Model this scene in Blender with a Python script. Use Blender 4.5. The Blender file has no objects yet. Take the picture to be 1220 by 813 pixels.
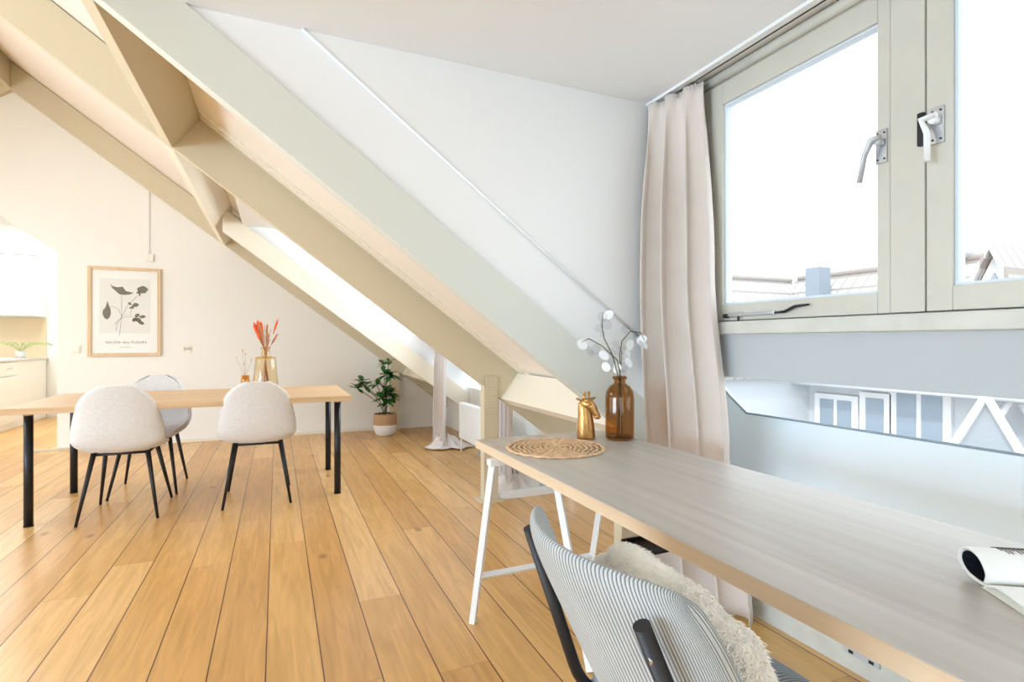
import bpy, bmesh, math, random
from mathutils import Vector, Matrix
PI = math.pi
C = bpy.context.scene.collection
random.seed(7)

# ------------------------------------------------------------ camera, world, lights, exposure
TH = math.atan(280 / 640.0)
cam = bpy.data.objects.new('camera', bpy.data.cameras.new('camera'))
C.objects.link(cam)
cam.data.sensor_width = 36.0
cam.data.lens = 640 / 1220 * 36
cam.data.shift_y = 0.0004
cam.data.clip_start = 0.02
cam.data.clip_end = 300
cam.location = (0, 0, 1.15)
cam.rotation_euler = (PI / 2, 0, -TH)
bpy.context.scene.camera = cam

world = bpy.data.worlds.new('sky')
bpy.context.scene.world = world
world.use_nodes = True
wn = world.node_tree
wn.nodes.clear()
wo = wn.nodes.new('ShaderNodeOutputWorld')
wb = wn.nodes.new('ShaderNodeBackground')
wr = wn.nodes.new('ShaderNodeValToRGB')
wg = wn.nodes.new('ShaderNodeTexCoord')
wsx = wn.nodes.new('ShaderNodeSeparateXYZ')
wn.links.new(wg.outputs['Generated'], wsx.inputs[0])
wn.links.new(wsx.outputs['Z'], wr.inputs[0])
wr.color_ramp.elements[0].position = 0.0
wr.color_ramp.elements[0].color = (0.93, 0.97, 1.0, 1)
wr.color_ramp.elements[1].position = 0.5
wr.color_ramp.elements[1].color = (0.82, 0.92, 1.0, 1)
wn.links.new(wr.outputs[0], wb.inputs[0])
wb.inputs[1].default_value = 1.55
wn.links.new(wb.outputs[0], wo.inputs[0])

vs = bpy.context.scene.view_settings
vs.view_transform = 'Standard'
vs.look = 'None'
vs.gamma = 1.0
vs.use_curve_mapping = False
vs.exposure = 1.1


def area(name, loc, rot, sx, sy, power, col):
    l = bpy.data.lights.new(name, 'AREA')
    l.shape = 'RECTANGLE'
    l.size = sx
    l.size_y = sy
    l.energy = power
    l.color = col
    o = bpy.data.objects.new(name, l)
    C.objects.link(o)
    o.location = loc
    o.rotation_euler = rot
    return o


# area lamps added as fill: left side, far dormer, left roof, kitchen
area('fill_left', (-5.35, 0.3, 1.25), (0, -PI / 2, 0), 1.5, 3.6, 146, (0.57, 0.77, 1.0))  # fill lamp added at the unseen left wall openings
area('sky_boost_far_dormer', (2.0, 4.75, 1.78), (0, math.radians(80), 0), 0.9, 1.6, 24, (0.96, 0.98, 1.0))  # added lamp, boosts the sky light through the far dormer window
area('fill_left_roof', (-3.85, 4.2, 2.82), (0, math.radians(-37), 0), 1.2, 2.6, 28, (0.82, 0.94, 1.0))  # added fill under the left roof, no roof window there
area('fill_kitchen', (-3.3, 8.8, 2.9), (0, 0, 0), 1.6, 1.6, 40, (0.92, 0.97, 1.0))  # added fill lamp below the kitchen ceiling
sun = bpy.data.objects.new('sun', bpy.data.lights.new('sun', 'SUN'))
C.objects.link(sun)
sun.data.energy = 0.8
sun.data.angle = math.radians(3)
sun.data.color = (1.0, 0.97, 0.92)
sun.rotation_euler = (math.radians(48), 0, math.radians(-62))

# ------------------------------------------------------------ materials


def srgb(r, g, b):
    def k(c):
        c /= 255.0
        return c / 12.92 if c <= 0.04045 else ((c + 0.055) / 1.055) ** 2.4
    return (k(r), k(g), k(b), 1)


def mat(name, col, rough=0.6, metal=0.0, noise=None, bump=None, spec=0.5, coat=0.0, sheen=0.0):
    m = bpy.data.materials.new(name)
    m.use_nodes = True
    nt = m.node_tree
    b = nt.nodes['Principled BSDF']
    b.inputs['Base Color'].default_value = col
    b.inputs['Roughness'].default_value = rough
    b.inputs['Metallic'].default_value = metal
    b.inputs['Specular IOR Level'].default_value = spec
    b.inputs['Coat Weight'].default_value = coat
    b.inputs['Sheen Weight'].default_value = sheen
    tc = nt.nodes.new('ShaderNodeTexCoord')
    if noise:
        sc, amt = noise
        n = nt.nodes.new('ShaderNodeTexNoise')
        n.inputs['Scale'].default_value = sc
        n.inputs['Detail'].default_value = 4
        nt.links.new(tc.outputs['Object'], n.inputs['Vector'])
        r = nt.nodes.new('ShaderNodeValToRGB')
        r.color_ramp.elements[0].position = 0.3
        r.color_ramp.elements[1].position = 0.7
        r.color_ramp.elements[0].color = tuple(c * (1 - amt) for c in col[:3]) + (1,)
        r.color_ramp.elements[1].color = tuple(min(1, c * (1 + amt)) for c in col[:3]) + (1,)
        nt.links.new(n.outputs['Fac'], r.inputs[0])
        nt.links.new(r.outputs[0], b.inputs['Base Color'])
    if bump:
        sc, st, dist = bump
        n = nt.nodes.new('ShaderNodeTexNoise')
        n.inputs['Scale'].default_value = sc
        n.inputs['Detail'].default_value = 3
        nt.links.new(tc.outputs['Object'], n.inputs['Vector'])
        bp = nt.nodes.new('ShaderNodeBump')
        bp.inputs['Strength'].default_value = st
        bp.inputs['Distance'].default_value = dist
        nt.links.new(n.outputs['Fac'], bp.inputs['Height'])
        nt.links.new(bp.outputs[0], b.inputs['Normal'])
    return m


def math_node(nt, op, a, b=None, c=None):
    n = nt.nodes.new('ShaderNodeMath')
    n.operation = op
    for i, v in enumerate((a, b, c)):
        if v is None:
            continue
        if isinstance(v, (int, float)):
            n.inputs[i].default_value = v
        else:
            nt.links.new(v, n.inputs[i])
    return n.outputs[0]


def mix_col(nt, fac, a, b, blend='MIX'):
    n = nt.nodes.new('ShaderNodeMix')
    n.data_type = 'RGBA'
    n.blend_type = blend
    for i, v in ((0, fac), (6, a), (7, b)):
        if isinstance(v, (int, float, tuple)):
            n.inputs[i].default_value = v
        else:
            nt.links.new(v, n.inputs[i])
    return n.outputs[2]


def floor_material():
    m = bpy.data.materials.new('oiled_oak_planks')
    m.use_nodes = True
    nt = m.node_tree
    b = nt.nodes['Principled BSDF']
    tc = nt.nodes.new('ShaderNodeTexCoord')
    sp = nt.nodes.new('ShaderNodeSeparateXYZ')
    nt.links.new(tc.outputs['Object'], sp.inputs[0])
    x, y = sp.outputs['X'], sp.outputs['Y']
    xs = math_node(nt, 'DIVIDE', math_node(nt, 'ADD', x, 0.036 + 18.4), 0.184)
    k = math_node(nt, 'FLOOR', xs)
    fx = math_node(nt, 'FRACT', xs)
    wn1 = nt.nodes.new('ShaderNodeTexWhiteNoise')
    wn1.noise_dimensions = '1D'
    nt.links.new(k, wn1.inputs['W'])
    off = math_node(nt, 'MULTIPLY', wn1.outputs['Value'], 2.0)
    ys = math_node(nt, 'DIVIDE', math_node(nt, 'ADD', math_node(nt, 'ADD', y, 20.0), off), 2.0)
    j = math_node(nt, 'FLOOR', ys)
    fy = math_node(nt, 'FRACT', ys)
    wn2 = nt.nodes.new('ShaderNodeTexWhiteNoise')
    wn2.noise_dimensions = '2D'
    cv = nt.nodes.new('ShaderNodeCombineXYZ')
    nt.links.new(k, cv.inputs[0])
    nt.links.new(j, cv.inputs[1])
    nt.links.new(cv.outputs[0], wn2.inputs['Vector'])
    ramp = nt.nodes.new('ShaderNodeValToRGB')
    els = ramp.color_ramp.elements
    els[0].position = 0.0
    els[0].color = srgb(208, 157, 92)
    els[1].position = 1.0
    els[1].color = srgb(234, 191, 130)
    e = els.new(0.5)
    e.color = srgb(222, 174, 104)
    nt.links.new(wn2.outputs['Value'], ramp.inputs[0])
    # grain, stretched along the planks and shifted for each board
    gv = nt.nodes.new('ShaderNodeCombineXYZ')
    nt.links.new(math_node(nt, 'MULTIPLY', x, 16.0), gv.inputs[0])
    nt.links.new(math_node(nt, 'MULTIPLY', y, 1.3), gv.inputs[1])
    nt.links.new(math_node(nt, 'MULTIPLY', wn2.outputs['Value'], 37.0), gv.inputs[2])
    gn = nt.nodes.new('ShaderNodeTexNoise')
    gn.inputs['Scale'].default_value = 1.6
    gn.inputs['Detail'].default_value = 6
    gn.inputs['Distortion'].default_value = 1.2
    nt.links.new(gv.outputs[0], gn.inputs['Vector'])
    gr = nt.nodes.new('ShaderNodeValToRGB')
    gr.color_ramp.elements[0].position = 0.3
    gr.color_ramp.elements[0].color = (0.80, 0.76, 0.70, 1)
    gr.color_ramp.elements[1].position = 0.65
    gr.color_ramp.elements[1].color = (1.03, 1.03, 1.03, 1)
    nt.links.new(gn.outputs['Fac'], gr.inputs[0])
    col = mix_col(nt, 1.0, ramp.outputs[0], gr.outputs[0], 'MULTIPLY')
    # knots
    kv = nt.nodes.new('ShaderNodeCombineXYZ')
    nt.links.new(math_node(nt, 'MULTIPLY', x, 4.2), kv.inputs[0])
    nt.links.new(math_node(nt, 'MULTIPLY', y, 2.4), kv.inputs[1])
    vo = nt.nodes.new('ShaderNodeTexVoronoi')
    vo.inputs['Scale'].default_value = 0.8
    nt.links.new(kv.outputs[0], vo.inputs['Vector'])
    kr = nt.nodes.new('ShaderNodeValToRGB')
    kr.color_ramp.elements[0].position = 0.02
    kr.color_ramp.elements[0].color = (0.35, 0.25, 0.17, 1)
    kr.color_ramp.elements[1].position = 0.10
    kr.color_ramp.elements[1].color = (1, 1, 1, 1)
    nt.links.new(vo.outputs['Distance'], kr.inputs[0])
    col = mix_col(nt, 0.8, col, kr.outputs[0], 'MULTIPLY')
    # gaps
    gap = math_node(nt, 'LESS_THAN', math_node(nt, 'MINIMUM', fx, math_node(nt, 'SUBTRACT', 1.0, fx)), 0.0125)
    gapy = math_node(nt, 'LESS_THAN', fy, 0.0012)
    col = mix_col(nt, gap, col, srgb(84, 50, 28))
    col = mix_col(nt, math_node(nt, 'MULTIPLY', gapy, 0.55), col, srgb(120, 78, 45))
    nt.links.new(col, b.inputs['Base Color'])
    b.inputs['Roughness'].default_value = 0.30
    b.inputs['Specular IOR Level'].default_value = 0.5
    bp = nt.nodes.new('ShaderNodeBump')
    bp.inputs['Strength'].default_value = 0.25
    bp.inputs['Distance'].default_value = 0.002
    nt.links.new(math_node(nt, 'SUBTRACT', gn.outputs['Fac'], math_node(nt, 'MULTIPLY', gap, 2.0)), bp.inputs['Height'])
    nt.links.new(bp.outputs[0], b.inputs['Normal'])
    return m


def wood(name, c0, c1, axis='Y', rough=0.45, scale=1.0):
    m = bpy.data.materials.new(name)
    m.use_nodes = True
    nt = m.node_tree
    b = nt.nodes['Principled BSDF']
    tc = nt.nodes.new('ShaderNodeTexCoord')
    mp = nt.nodes.new('ShaderNodeMapping')
    sc = {'X': (1.2, 26, 26), 'Y': (26, 1.2, 26), 'Z': (26, 26, 1.2)}[axis]
    mp.inputs['Scale'].default_value = tuple(v * scale for v in sc)
    nt.links.new(tc.outputs['Object'], mp.inputs['Vector'])
    n = nt.nodes.new('ShaderNodeTexNoise')
    n.inputs['Scale'].default_value = 1.0
    n.inputs['Detail'].default_value = 5
    n.inputs['Distortion'].default_value = 0.6
    nt.links.new(mp.outputs[0], n.inputs['Vector'])
    r = nt.nodes.new('ShaderNodeValToRGB')
    r.color_ramp.elements[0].position = 0.3
    r.color_ramp.elements[0].color = c0
    r.color_ramp.elements[1].position = 0.7
    r.color_ramp.elements[1].color = c1
    nt.links.new(n.outputs['Fac'], r.inputs[0])
    nt.links.new(r.outputs[0], b.inputs['Base Color'])
    b.inputs['Roughness'].default_value = rough
    return m


def corduroy(name, axis, pitch, c0, c1):
    m = bpy.data.materials.new(name)
    m.use_nodes = True
    nt = m.node_tree
    b = nt.nodes['Principled BSDF']
    b.inputs['Roughness'].default_value = 0.85
    b.inputs['Sheen Weight'].default_value = 0.3
    tc = nt.nodes.new('ShaderNodeTexCoord')
    sp = nt.nodes.new('ShaderNodeSeparateXYZ')
    nt.links.new(tc.outputs['UV'], sp.inputs[0])
    w = math_node(nt, 'SINE', math_node(nt, 'MULTIPLY', sp.outputs[axis], 2 * PI / pitch))
    w = math_node(nt, 'MULTIPLY_ADD', w, 0.5, 0.5)
    r = nt.nodes.new('ShaderNodeValToRGB')
    r.color_ramp.elements[0].position = 0.05
    r.color_ramp.elements[0].color = c0
    r.color_ramp.elements[1].position = 0.45
    r.color_ramp.elements[1].color = c1
    nt.links.new(w, r.inputs[0])
    n = nt.nodes.new('ShaderNodeTexNoise')
    n.inputs['Scale'].default_value = 9
    nt.links.new(tc.outputs['Object'], n.inputs['Vector'])
    nr = nt.nodes.new('ShaderNodeValToRGB')
    nr.color_ramp.elements[0].color = (0.88, 0.88, 0.88, 1)
    nr.color_ramp.elements[1].color = (1.1, 1.1, 1.1, 1)
    nt.links.new(n.outputs['Fac'], nr.inputs[0])
    nt.links.new(mix_col(nt, 1.0, r.outputs[0], nr.outputs[0], 'MULTIPLY'), b.inputs['Base Color'])
    bp = nt.nodes.new('ShaderNodeBump')
    bp.inputs['Strength'].default_value = 0.7
    bp.inputs['Distance'].default_value = 0.002
    nt.links.new(w, bp.inputs['Height'])
    nt.links.new(bp.outputs[0], b.inputs['Normal'])
    return m


def thin_glass(name, tint=(1, 1, 1, 1), ior=1.45, gloss=1.0):
    m = bpy.data.materials.new(name)
    m.use_nodes = True
    nt = m.node_tree
    nt.nodes.clear()
    o = nt.nodes.new('ShaderNodeOutputMaterial')
    t = nt.nodes.new('ShaderNodeBsdfTransparent')
    t.inputs[0].default_value = tint
    g = nt.nodes.new('ShaderNodeBsdfGlossy')
    g.inputs['Roughness'].default_value = 0.02
    lw = nt.nodes.new('ShaderNodeLayerWeight')
    lw.inputs['Blend'].default_value = 0.5
    f0 = ((ior - 1) / (ior + 1)) ** 2
    fr_ = math_node(nt, 'MULTIPLY_ADD', math_node(nt, 'POWER', lw.outputs['Facing'], 5.0), 1 - f0, f0)
    mx = nt.nodes.new('ShaderNodeMixShader')
    nt.links.new(math_node(nt, 'MULTIPLY', fr_, gloss), mx.inputs[0])
    nt.links.new(t.outputs[0], mx.inputs[1])
    nt.links.new(g.outputs[0], mx.inputs[2])
    nt.links.new(mx.outputs[0], o.inputs[0])
    return m


def tile_roof_mat(name, c0, c1, rx, ry, ax='Y', ay='X'):
    m = bpy.data.materials.new(name)
    m.use_nodes = True
    nt = m.node_tree
    b = nt.nodes['Principled BSDF']
    b.inputs['Roughness'].default_value = 0.8
    tc = nt.nodes.new('ShaderNodeTexCoord')
    sp = nt.nodes.new('ShaderNodeSeparateXYZ')
    nt.links.new(tc.outputs['Object'], sp.inputs[0])
    a = math_node(nt, 'FRACT', math_node(nt, 'DIVIDE', sp.outputs[ax], rx))
    c = math_node(nt, 'FRACT', math_node(nt, 'DIVIDE', sp.outputs[ay], ry))
    d = math_node(nt, 'MAXIMUM', math_node(nt, 'LESS_THAN', a, 0.16), math_node(nt, 'LESS_THAN', c, 0.2))
    nt.links.new(mix_col(nt, d, c1, c0), b.inputs['Base Color'])
    return m


M = {}
M['floor'] = floor_material()
M['white'] = mat('white_plaster', srgb(236, 236, 230), 0.8, bump=(60, 0.05, 0.002))
M['cool'] = mat('dormer_white_paint', srgb(243, 245, 246), 0.7, bump=(60, 0.04, 0.002))
M['warm'] = mat('far_wall_plaster', srgb(242, 240, 234), 0.85, bump=(60, 0.05, 0.002))
M['cream'] = mat('cream_painted_wood', srgb(212, 200, 172), 0.55)
M['cream2'] = mat('pale_cream_painted_wood', srgb(238, 230, 212), 0.55)
M['rafterw'] = mat('cool_light_tinted_white_wood', srgb(220, 223, 214), 0.55)  # green tinge is cool light on white paint, put into the colour
M['roofpanel'] = mat('roof_panel_paint', srgb(238, 230, 220), 0.7)
M['frame'] = mat('window_frame_paint', srgb(202, 200, 188), 0.45, noise=(9, 0.03))
M['sill'] = mat('window_sill_paint', srgb(206, 206, 196), 0.45, noise=(12, 0.06))
M['panel'] = mat('grey_white_panel', srgb(184, 190, 192), 0.6)
M['knee'] = mat('sky_tinted_white_panel', srgb(234, 247, 255), 0.6)  # blue of the sky light on this panel is put into its colour
M['dark'] = mat('dark_gap', srgb(50, 44, 38), 0.7)
M['black'] = mat('black_metal', srgb(36, 38, 42), 0.35, 0.3)
M['blackm'] = mat('matte_black', srgb(24, 24, 26), 0.5)
M['chrome'] = mat('brushed_metal', srgb(200, 204, 208), 0.25, 0.9)
M['greymetal'] = mat('light_grey_metal', srgb(198, 202, 206), 0.4, 0.2)
M['wmetal'] = mat('white_lacquered_metal', srgb(240, 242, 242), 0.35)
M['glass'] = thin_glass('window_glass', (0.99, 0.995, 1, 1))
M['oak'] = wood('light_oak_boards', srgb(200, 164, 122), srgb(222, 190, 150), 'X')
M['desk'] = wood('whitewashed_oak', srgb(180, 172, 162), srgb(198, 191, 183), 'Y', 0.35)
M['deskedge'] = wood('whitewashed_oak_edge', srgb(204, 178, 146), srgb(222, 200, 170), 'Y', 0.5)
M['boucle'] = mat('ivory_boucle', srgb(224, 222, 220), 0.95, noise=(70, 0.05), bump=(220, 0.6, 0.004), sheen=0.4)
M['curtain'] = mat('beige_curtain_cloth', srgb(222, 212, 203), 0.9, noise=(8, 0.03), bump=(500, 0.15, 0.001), sheen=0.2)
M['curtainw'] = mat('pale_curtain_cloth', srgb(228, 220, 216), 0.9, bump=(500, 0.15, 0.001))
M['amber'] = thin_glass('amber_glass', (0.80, 0.63, 0.40, 1), 1.5)
M['amberl'] = thin_glass('pale_amber_glass', (0.975, 0.93, 0.83, 1), 1.45)
M['orangeg'] = thin_glass('orange_glass', (0.985, 0.82, 0.56, 1), 1.45)
M['gold'] = mat('antique_gold', srgb(196, 150, 92), 0.32, 0.85, noise=(25, 0.25), bump=(70, 0.35, 0.004))
M['rattan'] = mat('rattan', srgb(222, 184, 144), 0.6, noise=(60, 0.25))
M['leaf'] = mat('green_leaf', srgb(48, 110, 44), 0.4, noise=(14, 0.45))
M['stem'] = mat('brown_stem', srgb(100, 92, 60), 0.7)
M['palestem'] = mat('pale_dried_stem', srgb(186, 168, 140), 0.8)
M['soil'] = mat('potting_soil', srgb(52, 40, 30), 0.9)
M['jute'] = mat('woven_jute', srgb(186, 148, 112), 0.85, noise=(90, 0.2), bump=(160, 0.6, 0.004))
M['jutew'] = mat('white_woven_jute', srgb(240, 238, 234), 0.85, bump=(160, 0.5, 0.004))
M['orange'] = mat('orange_dried_flower', srgb(226, 96, 44), 0.8, noise=(80, 0.25))
M['dry'] = mat('dried_grass', srgb(186, 130, 92), 0.8, noise=(60, 0.2))
M['pampas'] = mat('pale_dried_seed_head', srgb(222, 206, 180), 0.9)
M['petal'] = thin_glass('translucent_white_petal', (0.86, 0.87, 0.88, 1), 1.2, 0.6)
M['petalw'] = mat('white_petal', srgb(240, 242, 242), 0.6)
M['fur'] = mat('ivory_faux_fur', srgb(250, 246, 238), 0.9, noise=(7, 0.04))
M['cordg'] = corduroy('grey_corduroy', 'X', 1 / 84, srgb(98, 108, 113), srgb(196, 200, 200))
M['cordb'] = corduroy('blue_grey_corduroy', 'X', 1 / 76, srgb(104, 118, 134), srgb(176, 192, 208))
M['paper'] = mat('white_paper', srgb(246, 246, 242), 0.6)
M['print'] = mat('pale_grey_print', srgb(236, 235, 230), 0.7)
M['sage'] = mat('grey_green_print', srgb(122, 120, 104), 0.8)
M['ash'] = wood('pale_ash_frame', srgb(212, 182, 142), srgb(226, 200, 162), 'Z', 0.5)
M['ink'] = mat('printed_ink', srgb(84, 84, 80), 0.8)
M['plastic'] = mat('cream_plastic', srgb(240, 236, 222), 0.4)
M['kitchen'] = mat('white_kitchen_front', srgb(244, 242, 236), 0.35)
M['splash'] = mat('beige_backsplash', srgb(226, 204, 170), 0.5)
M['extwall'] = mat('white_painted_brick', srgb(186, 190, 194), 0.85, noise=(30, 0.04))
M['extwhite'] = mat('white_exterior_trim', srgb(214, 216, 218), 0.7)
M['extglass'] = mat('pale_blue_window_glass', srgb(136, 150, 162), 0.3)
M['extgrey'] = mat('grey_sheet_cladding', srgb(140, 147, 152), 0.6)
M['chimney'] = mat('blue_grey_chimney', srgb(128, 138, 148), 0.8)
M['tilesA'] = tile_roof_mat('pale_roof_tiles_side', srgb(140, 132, 126), srgb(182, 178, 174), 0.30, 0.36, 'X', 'Y')
M['tilesB'] = tile_roof_mat('pale_roof_tiles_front', srgb(140, 134, 128), srgb(182, 179, 176), 0.30, 0.36, 'Y', 'X')
M['ground'] = mat('courtyard_paving', srgb(170, 172, 170), 0.9)

# ------------------------------------------------------------ mesh helpers


class MB:
    def __init__(self):
        self.bm = bmesh.new()

    def face(self, pts):
        vs_ = [self.bm.verts.new(p) for p in pts]
        return self.bm.faces.new(vs_)

    def box(self, x0, x1, y0, y1, z0, z1):
        v = [self.bm.verts.new(p) for p in ((x0, y0, z0), (x1, y0, z0), (x1, y1, z0), (x0, y1, z0),
                                            (x0, y0, z1), (x1, y0, z1), (x1, y1, z1), (x0, y1, z1))]
        for f in ((0, 3, 2, 1), (4, 5, 6, 7), (0, 1, 5, 4), (1, 2, 6, 5), (2, 3, 7, 6), (3, 0, 4, 7)):
            self.bm.faces.new([v[i] for i in f])
        return self

    def prism(self, pts, vec):
        vec = Vector(vec)
        a = [self.bm.verts.new(p) for p in pts]
        b = [self.bm.verts.new(Vector(p) + vec) for p in pts]
        n = len(pts)
        self.bm.faces.new(a[::-1])
        self.bm.faces.new(b)
        for i in range(n):
            self.bm.faces.new([a[i], a[(i + 1) % n], b[(i + 1) % n], b[i]])
        return self

    def xz(self, pts, y0, y1):
        return self.prism([(p[0], y0, p[1]) for p in pts], (0, y1 - y0, 0))

    def tube(self, path, rad, n=8, cap=True, flat=1.0):
        path = [Vector(p) for p in path]
        rads = rad if isinstance(rad, (list, tuple)) else [rad] * len(path)
        rings = []
        prev = None
        for i, p in enumerate(path):
            if i == 0:
                t = path[1] - path[0]
            elif i == len(path) - 1:
                t = path[-1] - path[-2]
            else:
                t = (path[i + 1] - path[i]).normalized() + (path[i] - path[i - 1]).normalized()
            t.normalize()
            if prev is None:
                up = Vector((0, 0, 1)) if abs(t.z) < 0.9 else Vector((1, 0, 0))
                u = t.cross(up).normalized()
            else:
                u = (prev - t * prev.dot(t)).normalized()
            prev = u
            w = t.cross(u)
            rings.append([self.bm.verts.new(p + (u * math.cos(2 * PI * k / n) + w * flat * math.sin(2 * PI * k / n)) * rads[i]) for k in range(n)])
        for a, b in zip(rings, rings[1:]):
            for k in range(n):
                f = self.bm.faces.new([a[k], a[(k + 1) % n], b[(k + 1) % n], b[k]])
                f.smooth = n > 4
        if cap:
            self.bm.faces.new(rings[0][::-1])
            self.bm.faces.new(rings[-1])
        return self

    def lathe(self, prof, c=(0, 0, 0), n=32, cap=False):
        rings = []
        for r, z in prof:
            rings.append([self.bm.verts.new((c[0] + r * math.cos(2 * PI * k / n), c[1] + r * math.sin(2 * PI * k / n), c[2] + z)) for k in range(n)])
        for a, b in zip(rings, rings[1:]):
            for k in range(n):
                f = self.bm.faces.new([a[k], a[(k + 1) % n], b[(k + 1) % n], b[k]])
                f.smooth = True
        if cap:
            self.bm.faces.new(rings[0][::-1])
            self.bm.faces.new(rings[-1])
        return self

    def ball(self, c, rx, ry=None, rz=None, n=14, rot=None):
        ry = ry or rx
        rz = rz or rx
        mt = Matrix.Translation(c) @ (rot.to_4x4() if rot else Matrix()) @ Matrix.Diagonal((rx, ry, rz, 1))
        g = bmesh.ops.create_uvsphere(self.bm, u_segments=n, v_segments=max(6, n // 2), radius=1, matrix=mt)
        for v in g['verts']:
            for f in v.link_faces:
                f.smooth = True
        return self

    def grid(self, fn, nu, nv, smooth=True):
        uvl = self.bm.loops.layers.uv.verify()
        vv = [[self.bm.verts.new(fn(i / nu, j / nv)) for j in range(nv + 1)] for i in range(nu + 1)]
        for i in range(nu):
            for j in range(nv):
                f = self.bm.faces.new([vv[i][j], vv[i + 1][j], vv[i + 1][j + 1], vv[i][j + 1]])
                f.smooth = smooth
                for lp, (a, b) in zip(f.loops, ((i, j), (i + 1, j), (i + 1, j + 1), (i, j + 1))):
                    lp[uvl].uv = (a / nu, b / nv)
        return self

    def build(self, name, m, parent=None, bevel=0, solid=0, subsurf=0, fix=True):
        if fix:
            bmesh.ops.recalc_face_normals(self.bm, faces=self.bm.faces[:])
        me = bpy.data.meshes.new(name)
        self.bm.to_mesh(me)
        self.bm.free()
        o = bpy.data.objects.new(name, me)
        C.objects.link(o)
        if m:
            me.materials.append(M[m] if isinstance(m, str) else m)
        if parent:
            o.parent = parent
        if solid:
            s = o.modifiers.new('solid', 'SOLIDIFY')
            s.thickness = solid
            s.offset = 0
        if subsurf:
            s = o.modifiers.new('sub', 'SUBSURF')
            s.levels = subsurf
            s.render_levels = subsurf
        if bevel:
            s = o.modifiers.new('bevel', 'BEVEL')
            s.width = bevel
            s.segments = 2
            s.limit_method = 'ANGLE'
        return o


def tag(o, label, cat, group=None):
    o['label'] = label
    o['category'] = cat
    if group:
        o['group'] = group
    return o


def thing(name, label, cat, loc=(0, 0, 0), rz=0, group=None):
    o = bpy.data.objects.new(name, None)
    C.objects.link(o)
    o.location = loc
    o.rotation_euler = (0, 0, rz)
    o.empty_display_size = 0.1
    return tag(o, label, cat, group)


def struct(o, label=None):
    o['kind'] = 'structure'
    if label:
        o['label'] = label
    return o


def sempty(name, label, loc=(0, 0, 0)):
    o = bpy.data.objects.new(name, None)
    C.objects.link(o)
    o.location = loc
    return struct(o, label)


def dup(root, loc, rz, label, group=None):
    r = root.copy()
    C.objects.link(r)
    r.location = loc
    r.rotation_euler = (0, 0, rz)
    r['label'] = label
    if group:
        r['group'] = group
    for ch in list(root.children):
        c = ch.copy()
        C.objects.link(c)
        c.parent = r
        for g in list(ch.children):
            d = g.copy()
            C.objects.link(d)
            d.parent = c
    return r


# ------------------------------------------------------------ room shell
YF = 7.1          # far wall
YR = -3.0         # rear wall
DC = 2.285        # dormer ceiling height
AX = -2.48        # ridge


def zl(x):
    return 1.85 - 0.75 * x


def zu(x):
    return 2.146 - 0.75 * x


struct(MB().box(-6.5, 2.6, YR - 0.2, 10.6, -0.2, 0).build('floor', 'floor'), 'wide honey oak plank floor')

# roof planes (right side with the two dormer openings, left side mirrored)
D1 = (-0.12, 2.10)
D2 = (3.66, 5.90)
xc = (2.146 - DC) / 0.75
r = MB()


def roofstrip(b, xa, xb, y0, y1):
    b.xz([(xa, zu(xa)), (xb, zu(xb)), (xb, zu(xb) + 0.16), (xa, zu(xa) + 0.16)], y0, y1)


roofstrip(r, AX, xc, YR - 0.2, YF + 0.2)
for y0, y1 in ((YR - 0.2, D1[0]), (D1[1] + 0.06, D2[0]), (D2[1] + 0.05, YF + 0.2)):
    roofstrip(r, xc, 2.4, y0, y1)
struct(r.build('ceiling', 'roofpanel'), 'white sloped attic ceiling')
zt = zu(AX)
r = MB().xz([(AX, zt), (-5.4, zt - 0.75 * (5.4 + AX)), (-5.4, zt - 0.75 * (5.4 + AX) + 0.16), (AX, zt + 0.16)], YR - 0.2, YF + 0.2)
struct(r.build('ceiling_left', 'roofpanel'), 'white sloped attic ceiling on the left')

# left side wall with openings for windows, rear wall with opening
zw = zt - 0.75 * (5.4 + AX)
b = MB()
b.box(-5.4, -5.25, YR, YF, 0, 0.45)
b.box(-5.4, -5.25, YR, YF, 1.72 if zw < 1.9 else 1.75, zw + 0.1)
for y0, y1 in ((YR, -1.6), (2.2, 3.3), (6.5, YF)):
    b.box(-5.4, -5.25, y0, y1, 0.45, 1.75)
struct(b.build('wall_left', 'white'), 'white wall on the left')
b = MB()
b.box(-5.4, 2.4, YR - 0.15, YR, 0, 0.55)
b.xz([(-5.4, 0.5), (-2.8, 0.5), (-2.8, 2.5), (-5.4, 1.95)], YR - 0.15, YR)
b.xz([(0.8, 0.5), (2.3, 0.5), (0.8, 1.7)], YR - 0.15, YR)
b.xz([(-5.2, 1.9), (-2.8, 2.45), (0.8, 2.4), (0.9, 1.5), (AX, 4.05)], YR - 0.15, YR)
struct(b.build('wall_rear', 'white'), 'white gable wall at the rear')

# far gable wall with the slanted opening to the kitchen
b = MB()
b.xz([(-2.12, 0), (2.3, 0), (2.3, zu(2.3) + 0.1), (AX, zt + 0.1), (-3.62, 3.2), (-2.12, 2.087)], YF, YF + 0.16)
b.xz([(-5.4, 0), (-4.6, 0), (-4.6, 2.5), (-3.58, 3.17), (-3.7, 3.25), (-5.4, 2.0)], YF, YF + 0.16)
struct(b.build('wall_far', 'warm'), 'far cream white gable wall')
struct(MB().box(-2.10, 1.35, YF - 0.012, YF, 0, 0.035).build('baseboard_far', 'cream2'), 'thin cream skirting of the far wall')
struct(MB().box(-2.35, -1.78, YF - 0.05, YF - 0.013, 0, 0.025).build('trim_threshold', 'cream'), 'small cream wooden threshold piece at the wall end')
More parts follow.
